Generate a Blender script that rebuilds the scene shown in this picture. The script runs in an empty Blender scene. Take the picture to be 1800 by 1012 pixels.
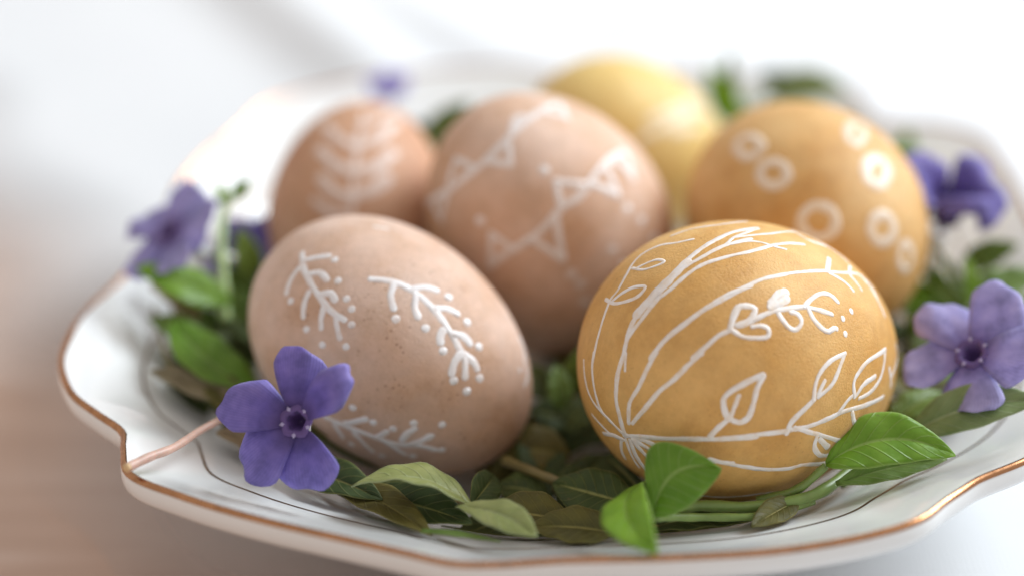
import bpy, bmesh, math, random
from mathutils import Vector, Matrix

# ---------------------------------------------------------------- camera, light, exposure
S = 0.01                                   # everything below is measured in centimetres
scene = bpy.context.scene
COL = scene.collection
CAM_LOC = (-1.0000, -37.4009, 21.7483)   # cm
CAM_PITCH = 28.00
cam_data = bpy.data.cameras.new('camera')
cam = bpy.data.objects.new('camera', cam_data)
COL.objects.link(cam)
scene.camera = cam
cam.location = Vector(CAM_LOC) * S
cam.rotation_euler = (math.radians(90 - CAM_PITCH), 0, 0)
cam_data.sensor_width = 36
cam_data.lens = 80
cam_data.clip_start = 0.01
cam_data.clip_end = 20
cam_data.dof.use_dof = True
cam_data.dof.focus_distance = 0.349
cam_data.dof.aperture_fstop = 4.2

world = bpy.data.worlds.new('World')
scene.world = world
world.use_nodes = True
bg = world.node_tree.nodes['Background']
bg.inputs['Color'].default_value = (1.0, 0.93, 0.88, 1)     # dim warm room
bg.inputs['Strength'].default_value = 0.55

def area_light(name, loc, target, size, size_y, power, color):
    d = bpy.data.lights.new(name, 'AREA')
    d.shape = 'RECTANGLE'; d.size = size * S; d.size_y = size_y * S
    d.energy = power; d.color = color
    o = bpy.data.objects.new(name, d)
    COL.objects.link(o)
    o.location = Vector(loc) * S
    o.rotation_euler = (Vector(target) - Vector(loc)).to_track_quat('-Z', 'Y').to_euler()
    return o
# one tall window behind and to the right of the plate
area_light('window_light', (105, 58, 86), (0, 0, 2), 75, 65, 28.0, (0.86, 0.94, 1.0))

scene.view_settings.view_transform = 'Standard'
scene.view_settings.look = 'None'
scene.view_settings.exposure = 0.30
scene.view_settings.gamma = 1.0
scene.view_settings.use_curve_mapping = False
scene.render.engine = 'CYCLES'
scene.cycles.use_denoising = True
scene.cycles.max_bounces = 8
scene.cycles.caustics_reflective = False
scene.cycles.caustics_refractive = False

rng = random.Random(11)

# ---------------------------------------------------------------- node helpers
def new_mat(name):
    m = bpy.data.materials.new(name)
    m.use_nodes = True
    nt = m.node_tree
    return m, nt, nt.nodes['Principled BSDF'], nt.nodes['Material Output']
def node(nt, t, **kw):
    n = nt.nodes.new(t)
    for k, v in kw.items(): setattr(n, k, v)
    return n
def setin(n, **kw):
    for k, v in kw.items(): n.inputs[k.replace('_', ' ')].default_value = v
def rgb(c): return (c[0], c[1], c[2], 1)
def noise(nt, scale, detail=3, rough=0.5, coord='Object'):
    tc = node(nt, 'ShaderNodeTexCoord'); n = node(nt, 'ShaderNodeTexNoise')
    nt.links.new(tc.outputs[coord], n.inputs['Vector'])
    setin(n, Scale=scale, Detail=detail, Roughness=rough)
    return n
def ramp(nt, src, stops):
    r = node(nt, 'ShaderNodeValToRGB')
    el = r.color_ramp.elements
    while len(el) < len(stops): el.new(0.5)
    for e, (p, c) in zip(el, stops):
        e.position = p; e.color = rgb(c) if len(c) == 3 else c
    nt.links.new(src, r.inputs['Fac'])
    return r
def mix(nt, fac, a, b, mode='MIX'):
    m = node(nt, 'ShaderNodeMix', data_type='RGBA', blend_type=mode)
    for sock, v in ((m.inputs['Factor'], fac), (m.inputs[6], a), (m.inputs[7], b)):
        if isinstance(v, bpy.types.NodeSocket): nt.links.new(v, sock)
        elif isinstance(v, (int, float)): sock.default_value = v
        else: sock.default_value = rgb(v)
    return m.outputs[2]
def math_n(nt, op, a, b=None, c=None):
    m = node(nt, 'ShaderNodeMath', operation=op)
    for s, v in zip(m.inputs, (a, b, c)):
        if v is None: continue
        if isinstance(v, bpy.types.NodeSocket): nt.links.new(v, s)
        else: s.default_value = v
    return m.outputs[0]
def bump(nt, bsdf, height, strength, dist, prev=None):
    b = node(nt, 'ShaderNodeBump')
    setin(b, Strength=strength, Distance=dist)
    nt.links.new(height, b.inputs['Height'])
    if prev: nt.links.new(prev, b.inputs['Normal'])
    nt.links.new(b.outputs[0], bsdf.inputs['Normal'])
    return b.outputs[0]

# ---------------------------------------------------------------- materials
def egg_material(name, base, patch, speck, speck_amount, rough=0.55):
    m, nt, b, out = new_mat(name)
    n1 = noise(nt, 55, 3, 0.55)
    r1 = ramp(nt, n1.outputs['Fac'], [(0.35, (0, 0, 0)), (0.68, (1, 1, 1))])
    c = mix(nt, r1.outputs['Color'], base, patch)
    n2 = noise(nt, 420, 4, 0.7)
    r2 = ramp(nt, n2.outputs['Fac'], [(0.38, (0.93, 0.92, 0.91)), (0.62, (1.04, 1.04, 1.04))])
    c = mix(nt, 1.0, c, r2.outputs['Color'], 'MULTIPLY')
    n4 = noise(nt, 170, 5, 0.7)
    r4 = ramp(nt, n4.outputs['Fac'], [(0.34, (0.92, 0.88, 0.82)), (0.50, (1.0, 1.0, 1.0)), (0.68, (1.03, 1.04, 1.06))])
    c = mix(nt, 1.0, c, r4.outputs['Color'], 'MULTIPLY')
    vo = node(nt, 'ShaderNodeTexVoronoi'); tc = node(nt, 'ShaderNodeTexCoord')
    nt.links.new(tc.outputs['Object'], vo.inputs['Vector']); setin(vo, Scale=950.0)
    n3 = noise(nt, 120, 2, 0.6)
    gate = ramp(nt, n3.outputs['Fac'], [(0.48, (0, 0, 0)), (0.62, (1, 1, 1))])
    dots = ramp(nt, vo.outputs['Distance'], [(0.10, (1, 1, 1)), (0.26, (0, 0, 0))])
    f = math_n(nt, 'MULTIPLY', dots.outputs['Color'], gate.outputs['Color'])
    f = math_n(nt, 'MULTIPLY', f, speck_amount)
    c = mix(nt, f, c, speck)
    nt.links.new(c, b.inputs['Base Color'])
    setin(b, Roughness=rough)
    b.inputs['Subsurface Weight'].default_value = 0.12
    b.inputs['Subsurface Radius'].default_value = (1.0, 0.55, 0.3)
    b.inputs['Subsurface Scale'].default_value = 0.0015
    b.inputs['Specular IOR Level'].default_value = 0.38
    nb = noise(nt, 2500, 4, 0.65)
    p = bump(nt, b, nb.outputs['Fac'], 0.75, 0.00022)
    bump(nt, b, n3.outputs['Fac'], 0.15, 0.0006, p)
    return m

def paint_material(name, under, cover):
    m, nt, b, out = new_mat(name)
    n = noise(nt, 700, 3, 0.6)
    r = ramp(nt, n.outputs['Fac'], [(0.36, (cover, cover, cover)), (0.52, (cover * 0.86,) * 3), (0.70, (cover * 0.58,) * 3)])
    c = mix(nt, r.outputs['Color'], under, (0.80, 0.80, 0.82))
    nt.links.new(c, b.inputs['Base Color'])
    setin(b, Roughness=0.45)
    nb = noise(nt, 1600, 2, 0.6)
    bump(nt, b, nb.outputs['Fac'], 0.3, 0.00012)
    return m

def leaf_material(name, dark, light, rib, rough, translucency, rib_amount=0.8, glow=(0.30, 0.50, 0.04), spec=0.45):
    m, nt, b, out = new_mat(name)
    uv = node(nt, 'ShaderNodeUVMap'); uv.uv_map = 'leaf'
    sep = node(nt, 'ShaderNodeSeparateXYZ'); nt.links.new(uv.outputs[0], sep.inputs[0])
    u, v = sep.outputs['X'], sep.outputs['Y']
    av = math_n(nt, 'ABSOLUTE', math_n(nt, 'MULTIPLY', math_n(nt, 'SUBTRACT', v, 0.5), 2.0))
    n = noise(nt, 260, 4, 0.6)
    rn = ramp(nt, n.outputs['Fac'], [(0.32, (0, 0, 0)), (0.70, (1, 1, 1))])
    c = mix(nt, rn.outputs['Color'], dark, light)
    oi = node(nt, 'ShaderNodeObjectInfo')
    tint = ramp(nt, oi.outputs['Random'], [(0.0, (0.78, 0.84, 0.80)), (0.5, (1.0, 1.0, 1.0)), (1.0, (1.30, 1.14, 0.95))])
    c = mix(nt, 1.0, c, tint.outputs['Color'], 'MULTIPLY')
    nsp = noise(nt, 900, 2, 0.7)
    sp_ = ramp(nt, nsp.outputs['Fac'], [(0.66, (0, 0, 0)), (0.74, (1, 1, 1))])
    c = mix(nt, math_n(nt, 'MULTIPLY', sp_.outputs['Color'], 0.45), c, (0.16, 0.12, 0.05))
    # side veins run obliquely outwards from the midrib
    ph = math_n(nt, 'SUBTRACT', math_n(nt, 'MULTIPLY', u, 8.0), math_n(nt, 'MULTIPLY', av, 1.9))
    wv = math_n(nt, 'ABSOLUTE', math_n(nt, 'SUBTRACT', math_n(nt, 'FRACT', ph), 0.5))
    vein = ramp(nt, wv, [(0.0, (1, 1, 1)), (0.10, (0, 0, 0))])
    c = mix(nt, math_n(nt, 'MULTIPLY', vein.outputs['Color'], 0.28), c, rib)
    mid = ramp(nt, av, [(0.035, (1, 1, 1)), (0.085, (0, 0, 0))])
    c = mix(nt, math_n(nt, 'MULTIPLY', mid.outputs['Color'], rib_amount), c, rib)
    edge = ramp(nt, av, [(0.93, (0, 0, 0)), (0.985, (1, 1, 1))])
    c = mix(nt, math_n(nt, 'MULTIPLY', edge.outputs['Color'], 0.45), c, rib)
    nt.links.new(c, b.inputs['Base Color'])
    rr = ramp(nt, n.outputs['Fac'], [(0.3, (rough * 0.8,) * 3), (0.7, (rough * 1.3,) * 3)])
    nt.links.new(rr.outputs['Color'], b.inputs['Roughness'])
    b.inputs['Specular IOR Level'].default_value = spec
    p = bump(nt, b, vein.outputs['Color'], 0.5, 0.00025)
    n2 = noise(nt, 1500, 2, 0.5)
    p = bump(nt, b, n2.outputs['Fac'], 0.2, 0.0002, p)
    tr = node(nt, 'ShaderNodeBsdfTranslucent')
    ct = mix(nt, 0.6, c, glow)
    nt.links.new(ct, tr.inputs['Color'])
    ms = node(nt, 'ShaderNodeMixShader'); ms.inputs[0].default_value = translucency
    nt.links.new(b.outputs[0], ms.inputs[1]); nt.links.new(tr.outputs[0], ms.inputs[2])
    nt.links.new(ms.outputs[0], out.inputs['Surface'])
    return m

def petal_material(name, inner, outer, tip):
    m, nt, b, out = new_mat(name)
    uv = node(nt, 'ShaderNodeUVMap'); uv.uv_map = 'leaf'
    sep = node(nt, 'ShaderNodeSeparateXYZ'); nt.links.new(uv.outputs[0], sep.inputs[0])
    u, v = sep.outputs['X'], sep.outputs['Y']
    r = ramp(nt, u, [(0.0, tuple(x * 0.7 for x in inner)), (0.14, inner), (0.40, outer), (1.0, tip)])
    n = noise(nt, 300, 3, 0.6)
    rn = ramp(nt, n.outputs['Fac'], [(0.3, (0.66, 0.66, 0.74)), (0.5, (1.0, 0.98, 1.0)), (0.72, (1.32, 1.28, 1.14))])
    c = mix(nt, 1.0, r.outputs['Color'], rn.outputs['Color'], 'MULTIPLY')
    wv = math_n(nt, 'ABSOLUTE', math_n(nt, 'SUBTRACT', math_n(nt, 'FRACT', math_n(nt, 'MULTIPLY', v, 21.0)), 0.5))
    vein = ramp(nt, wv, [(0.0, (1, 1, 1)), (0.25, (0, 0, 0))])
    c = mix(nt, math_n(nt, 'MULTIPLY', vein.outputs['Color'], 0.16), c, (inner[0] * 0.8, inner[1] * 0.8, inner[2] * 0.8))
    nt.links.new(c, b.inputs['Base Color'])
    setin(b, Roughness=0.55)
    b.inputs['Sheen Weight'].default_value = 0.15
    bump(nt, b, vein.outputs['Color'], 0.25, 0.0002)
    tr = node(nt, 'ShaderNodeBsdfTranslucent'); nt.links.new(c, tr.inputs['Color'])
    ms = node(nt, 'ShaderNodeMixShader'); ms.inputs[0].default_value = 0.42
    nt.links.new(b.outputs[0], ms.inputs[1]); nt.links.new(tr.outputs[0], ms.inputs[2])
    nt.links.new(ms.outputs[0], out.inputs['Surface'])
    return m

def plain(name, c, rough=0.5, metallic=0.0, var=0.15, scale=300, sss=0.0):
    m, nt, b, out = new_mat(name)
    n = noise(nt, scale, 3, 0.6)
    r = ramp(nt, n.outputs['Fac'], [(0.3, tuple(x * (1 - var) for x in c)), (0.7, tuple(min(1, x * (1 + var)) for x in c))])
    nt.links.new(r.outputs['Color'], b.inputs['Base Color'])
    setin(b, Roughness=rough, Metallic=metallic)
    if sss:
        b.inputs['Subsurface Weight'].default_value = sss
        b.inputs['Subsurface Scale'].default_value = 0.002
    return m

def porcelain_material():
    m, nt, b, out = new_mat('white_porcelain')
    n = noise(nt, 40, 2, 0.5)
    r = ramp(nt, n.outputs['Fac'], [(0.3, (0.74, 0.755, 0.755)), (0.7, (0.78, 0.79, 0.79))])
    nt.links.new(r.outputs['Color'], b.inputs['Base Color'])
    setin(b, Roughness=0.16)
    b.inputs['Coat Weight'].default_value = 0.4
    b.inputs['Coat Roughness'].default_value = 0.06
    n2 = noise(nt, 90, 2, 0.5)
    bump(nt, b, n2.outputs['Fac'], 0.06, 0.001)
    return m

def gold_material(name, col, rough):
    m, nt, b, out = new_mat(name)
    n = noise(nt, 500, 4, 0.65)
    r = ramp(nt, n.outputs['Fac'], [(0.30, tuple(x * 0.65 for x in col)), (0.62, col)])
    nt.links.new(r.outputs['Color'], b.inputs['Base Color'])
    rr = ramp(nt, n.outputs['Fac'], [(0.3, (rough * 1.5,) * 3), (0.7, (rough * 0.8,) * 3)])
    nt.links.new(rr.outputs['Color'], b.inputs['Roughness'])
    setin(b, Metallic=1.0)
    bump(nt, b, n.outputs['Fac'], 0.15, 0.0003)
    return m

def cloth_material():
    m, nt, b, out = new_mat('white_linen')
    n = noise(nt, 14, 3, 0.5)
    r = ramp(nt, n.outputs['Fac'], [(0.3, (0.64, 0.65, 0.665)), (0.7, (0.69, 0.695, 0.705))])
    nt.links.new(r.outputs['Color'], b.inputs['Base Color'])
    setin(b, Roughness=0.9)
    b.inputs['Sheen Weight'].default_value = 0.2
    b.inputs['Specular IOR Level'].default_value = 0.1
    tc = node(nt, 'ShaderNodeTexCoord')
    hs = []
    for d in ('X', 'Y'):
        w = node(nt, 'ShaderNodeTexWave', wave_type='BANDS', bands_direction=d)
        setin(w, Scale=330.0, Distortion=1.2, Detail=2.0)
        nt.links.new(tc.outputs['Object'], w.inputs['Vector']); hs.append(w.outputs['Fac'])
    bump(nt, b, math_n(nt, 'MAXIMUM', hs[0], hs[1]), 0.25, 0.0003)
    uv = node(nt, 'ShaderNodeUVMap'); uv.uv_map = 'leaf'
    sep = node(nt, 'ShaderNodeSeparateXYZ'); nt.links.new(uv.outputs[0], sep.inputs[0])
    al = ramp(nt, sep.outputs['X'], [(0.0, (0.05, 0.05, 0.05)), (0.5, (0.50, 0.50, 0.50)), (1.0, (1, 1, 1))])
    nt.links.new(al.outputs['Color'], b.inputs['Alpha'])       # brown gradient of the plate's shadow, put in by fading the hem over wood
    return m

def wood_material():
    m, nt, b, out = new_mat('brown_wood')
    tc = node(nt, 'ShaderNodeTexCoord'); mp = node(nt, 'ShaderNodeMapping')
    mp.inputs['Scale'].default_value = (6, 55, 6); mp.inputs['Rotation'].default_value = (0, 0, 0.35)
    nt.links.new(tc.outputs['Object'], mp.inputs['Vector'])
    n = node(nt, 'ShaderNodeTexNoise'); setin(n, Scale=2.0, Detail=5.0, Roughness=0.6, Distortion=0.6)
    nt.links.new(mp.outputs[0], n.inputs['Vector'])
    r = ramp(nt, n.outputs['Fac'], [(0.3, (0.50, 0.330, 0.245)), (0.55, (0.60, 0.425, 0.335)), (0.75, (0.68, 0.53, 0.45))])
    nt.links.new(r.outputs['Color'], b.inputs['Base Color'])
    setin(b, Roughness=0.38)
    bump(nt, b, n.outputs['Fac'], 0.2, 0.001)
    return m

M = dict(
    wood=wood_material(),
    porcelain=porcelain_material(),
    gold=gold_material('copper_gold_edge', (0.50, 0.25, 0.125), 0.24),
    line=gold_material('thin_gold_line', (0.30, 0.20, 0.13), 0.30),
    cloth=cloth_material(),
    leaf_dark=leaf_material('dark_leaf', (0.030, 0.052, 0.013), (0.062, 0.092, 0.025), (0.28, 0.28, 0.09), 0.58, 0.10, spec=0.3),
    leaf_mid=leaf_material('mid_leaf', (0.100, 0.175, 0.024), (0.175, 0.270, 0.050), (0.40, 0.48, 0.18), 0.42, 0.25),
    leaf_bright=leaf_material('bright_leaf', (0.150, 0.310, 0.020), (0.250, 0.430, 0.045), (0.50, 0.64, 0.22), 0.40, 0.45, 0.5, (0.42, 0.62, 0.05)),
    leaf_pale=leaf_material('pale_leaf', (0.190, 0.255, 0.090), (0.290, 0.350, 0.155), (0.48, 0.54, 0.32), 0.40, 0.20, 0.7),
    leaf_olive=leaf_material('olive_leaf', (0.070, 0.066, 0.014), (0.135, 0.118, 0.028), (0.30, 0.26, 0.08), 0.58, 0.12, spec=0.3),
    leaf_brown=leaf_material('withered_leaf', (0.210, 0.155, 0.085), (0.340, 0.270, 0.165), (0.44, 0.36, 0.24), 0.6, 0.15, 0.4, (0.3, 0.2, 0.08)),
    stem_green=plain('green_stem', (0.17, 0.25, 0.06), 0.4, sss=0.1),
    stem_olive=plain('olive_stem', (0.19, 0.15, 0.05), 0.45),
    stem_pink=plain('pinkish_stem', (0.52, 0.34, 0.27), 0.45, sss=0.15),
    stem_cut=plain('cut_stem_end', (0.62, 0.44, 0.24), 0.7),
    petal=petal_material('violet_petal', (0.11, 0.070, 0.27), (0.195, 0.150, 0.50), (0.30, 0.255, 0.64)),
    petal_light=petal_material('lavender_petal', (0.24, 0.19, 0.48), (0.42, 0.385, 0.72), (0.50, 0.47, 0.78)),
    throat=plain('flower_throat', (0.10, 0.055, 0.20), 0.6),
    throat_white=plain('pale_throat_ridge', (0.36, 0.31, 0.52), 0.6),
    calyx=plain('pale_green_calyx', (0.42, 0.56, 0.24), 0.45, sss=0.15),
    tube=plain('pale_flower_tube', (0.60, 0.62, 0.60), 0.5, sss=0.2),
)

# ---------------------------------------------------------------- object helpers
def tag(o, label, cat, group=None, kind=None):
    o['label'] = label
    if cat: o['category'] = cat
    if group: o['group'] = group
    if kind: o['kind'] = kind
    return o
def empty(name, loc, label, cat, group=None):
    o = bpy.data.objects.new(name, None)
    o.empty_display_size = 0.01
    COL.objects.link(o)
    o.location = Vector(loc) * S
    return tag(o, label, cat, group)
def mesh_obj(name, verts, faces, mat, parent=None, uvs=None, smooth=True, origin=None, thick=None):
    """verts in world centimetres; a child keeps its parent's location as origin"""
    org = Vector(origin) if origin is not None else (parent['_c'] if parent and '_c' in parent else Vector((0, 0, 0)))
    org = Vector(org)
    me = bpy.data.meshes.new(name)
    me.from_pydata([tuple((Vector(v) - org) * S) for v in verts], [], faces)
    if uvs is not None:
        lay = me.uv_layers.new(name='leaf')
        for lp in me.loops: lay.data[lp.index].uv = uvs[lp.vertex_index]
    if smooth: me.polygons.foreach_set('use_smooth', [True] * len(me.polygons))
    me.materials.append(mat)
    me.update()
    o = bpy.data.objects.new(name, me)
    COL.objects.link(o)
    if parent: o.parent = parent
    else: o.location = org * S
    if thick:
        md = o.modifiers.new('thickness', 'SOLIDIFY'); md.thickness = thick * S; md.offset = 0
    return o
CENTRE = {}
def root(name, loc, label, cat, group=None):
    o = empty(name, loc, label, cat, group)
    CENTRE[o.name] = Vector(loc)
    return o
def part(name, verts, faces, mat, parent, **kw):
    top = parent
    while top.parent: top = top.parent
    return mesh_obj(name, verts, faces, mat, parent, origin=CENTRE[top.name], **kw)
def catmull(pts, n):
    pts = [Vector(p) for p in pts]
    if len(pts) == 2: return [pts[0].lerp(pts[1], i / n) for i in range(n + 1)]
    P_ = [pts[0] * 2 - pts[1]] + pts + [pts[-1] * 2 - pts[-2]]
    out = []; seg = len(pts) - 1
    for i in range(n + 1):
        f = i / n * seg; k = min(int(f), seg - 1); t = f - k
        a, b, c, d = P_[k:k + 4]
        out.append(0.5 * ((2 * b) + (c - a) * t + (2 * a - 5 * b + 4 * c - d) * t * t + (3 * b - a - 3 * c + d) * t ** 3))
    return out

# ---------------------------------------------------------------- plate shape
PC = Vector((0.0, -1.4))
# lip outline: angle in degrees, radius, height  (eight shallow lobes with notches)
LIP = [(-177, 8.0, 2.95), (-170, 8.35, 3.1), (-158, 9.05, 3.2), (-150, 9.25, 3.2), (-145, 9.12, 3.15), (-141.5, 9.03, 3.1), (-138.5, 9.30, 3.15), (-134, 9.72, 3.2), (-128, 9.62, 3.2),
       (-119, 9.44, 3.2), (-112, 9.36, 3.2), (-106, 9.40, 3.2), (-101, 9.48, 3.18), (-98, 9.42, 3.18), (-91, 9.24, 3.2), (-81, 9.28, 3.2), (-71, 9.47, 3.2),
       (-62, 9.60, 3.2), (-58.5, 9.58, 3.2), (-55, 9.40, 3.17), (-52, 9.31, 3.15), (-49.5, 9.30, 3.17), (-44, 9.49, 3.2), (-34, 9.7, 3.2), (-22, 9.55, 3.2),
       (-10, 9.05, 3.15), (-3, 8.75, 3.1), (4, 8.62, 3.1), (11, 8.72, 3.15), (25, 9.35, 3.2), (33, 9.80, 3.2), (38, 9.50, 3.2), (42, 9.02, 3.15), (45.5, 8.95, 3.15),
       (48, 9.30, 3.15), (52, 9.72, 3.2), (57, 9.80, 3.2), (65, 9.25, 3.2), (75, 9.0, 3.2), (83, 8.75, 3.1), (88, 8.7, 3.1), (97, 9.0, 3.2), (110, 9.2, 3.2), (122, 9.25, 3.2), (131, 9.15, 3.2),
       (138, 8.75, 3.1), (145, 8.45, 3.1), (155, 8.15, 3.0), (165, 7.75, 2.9), (174, 7.75, 2.88)]
NT = 360
def _lip_table():
    rs, zs = [0.0] * NT, [0.0] * NT
    n = len(LIP)
    ext = [(LIP[(i % n)][0] + 360 * (i // n), LIP[i % n][1], LIP[i % n][2]) for i in range(-2, n + 3)]
    for j in range(NT):
        th = -180 + 360 * j / NT
        if th < ext[2][0]: th += 360
        for i in range(1, len(ext) - 2):
            if ext[i][0] <= th < ext[i + 1][0]:
                a, b, c, d = ext[i - 1], ext[i], ext[i + 1], ext[i + 2]
                t = (th - b[0]) / (c[0] - b[0]); h = c[0] - b[0]
                for tab, q in ((rs, 1), (zs, 2)):
                    m0 = (c[q] - a[q]) / (c[0] - a[0]) * h; m1 = (d[q] - b[q]) / (d[0] - b[0]) * h
                    tab[j] = (2 * t ** 3 - 3 * t * t + 1) * b[q] + (t ** 3 - 2 * t * t + t) * m0 + (-2 * t ** 3 + 3 * t * t) * c[q] + (t ** 3 - t * t) * m1
                break
    return rs, zs
LR, LZ = _lip_table()
def lip(th):
    f = (math.degrees(th) + 180) / 360 * NT; i = int(math.floor(f)); t = f - i
    return LR[i % NT] * (1 - t) + LR[(i + 1) % NT] * t, LZ[i % NT] * (1 - t) + LZ[(i + 1) % NT] * t
FLOOR = 0.75
MEAN_R = 9.2
def smooth(t): t = max(0.0, min(1.0, t)); return t * t * (3 - 2 * t)
PROF = [(0.0, 0.0), (0.30, 0.0), (0.50, 0.03), (0.60, 0.13), (0.68, 0.30), (0.75, 0.48), (0.80, 0.595), (0.835, 0.66), (0.86, 0.70), (0.90, 0.775), (0.95, 0.885), (0.98, 0.95), (1.0, 0.985)]
def prof(s):
    for (a, za), (b, zb) in zip(PROF, PROF[1:]):
        if s <= b: return za + (zb - za) * (s - a) / (b - a)
    return 1.0
def ring_radius(s, R):
    """the well is round, the rim takes on the lobes outwards"""
    w = smooth((s - 0.55) / 0.45)
    return s * (MEAN_R * (1 - w) + R * w)
def plate_z(x, y):
    dx, dy = x - PC.x, y - PC.y
    r = math.hypot(dx, dy); R, Z = lip(math.atan2(dy, dx))
    lo, hi = 0.0, 1.3
    for _ in range(18):
        m = (lo + hi) / 2
        if ring_radius(m, R) < r: lo = m
        else: hi = m
    if lo > 1.0: return Z
    return FLOOR + (Z - FLOOR) * prof(lo)

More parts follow.
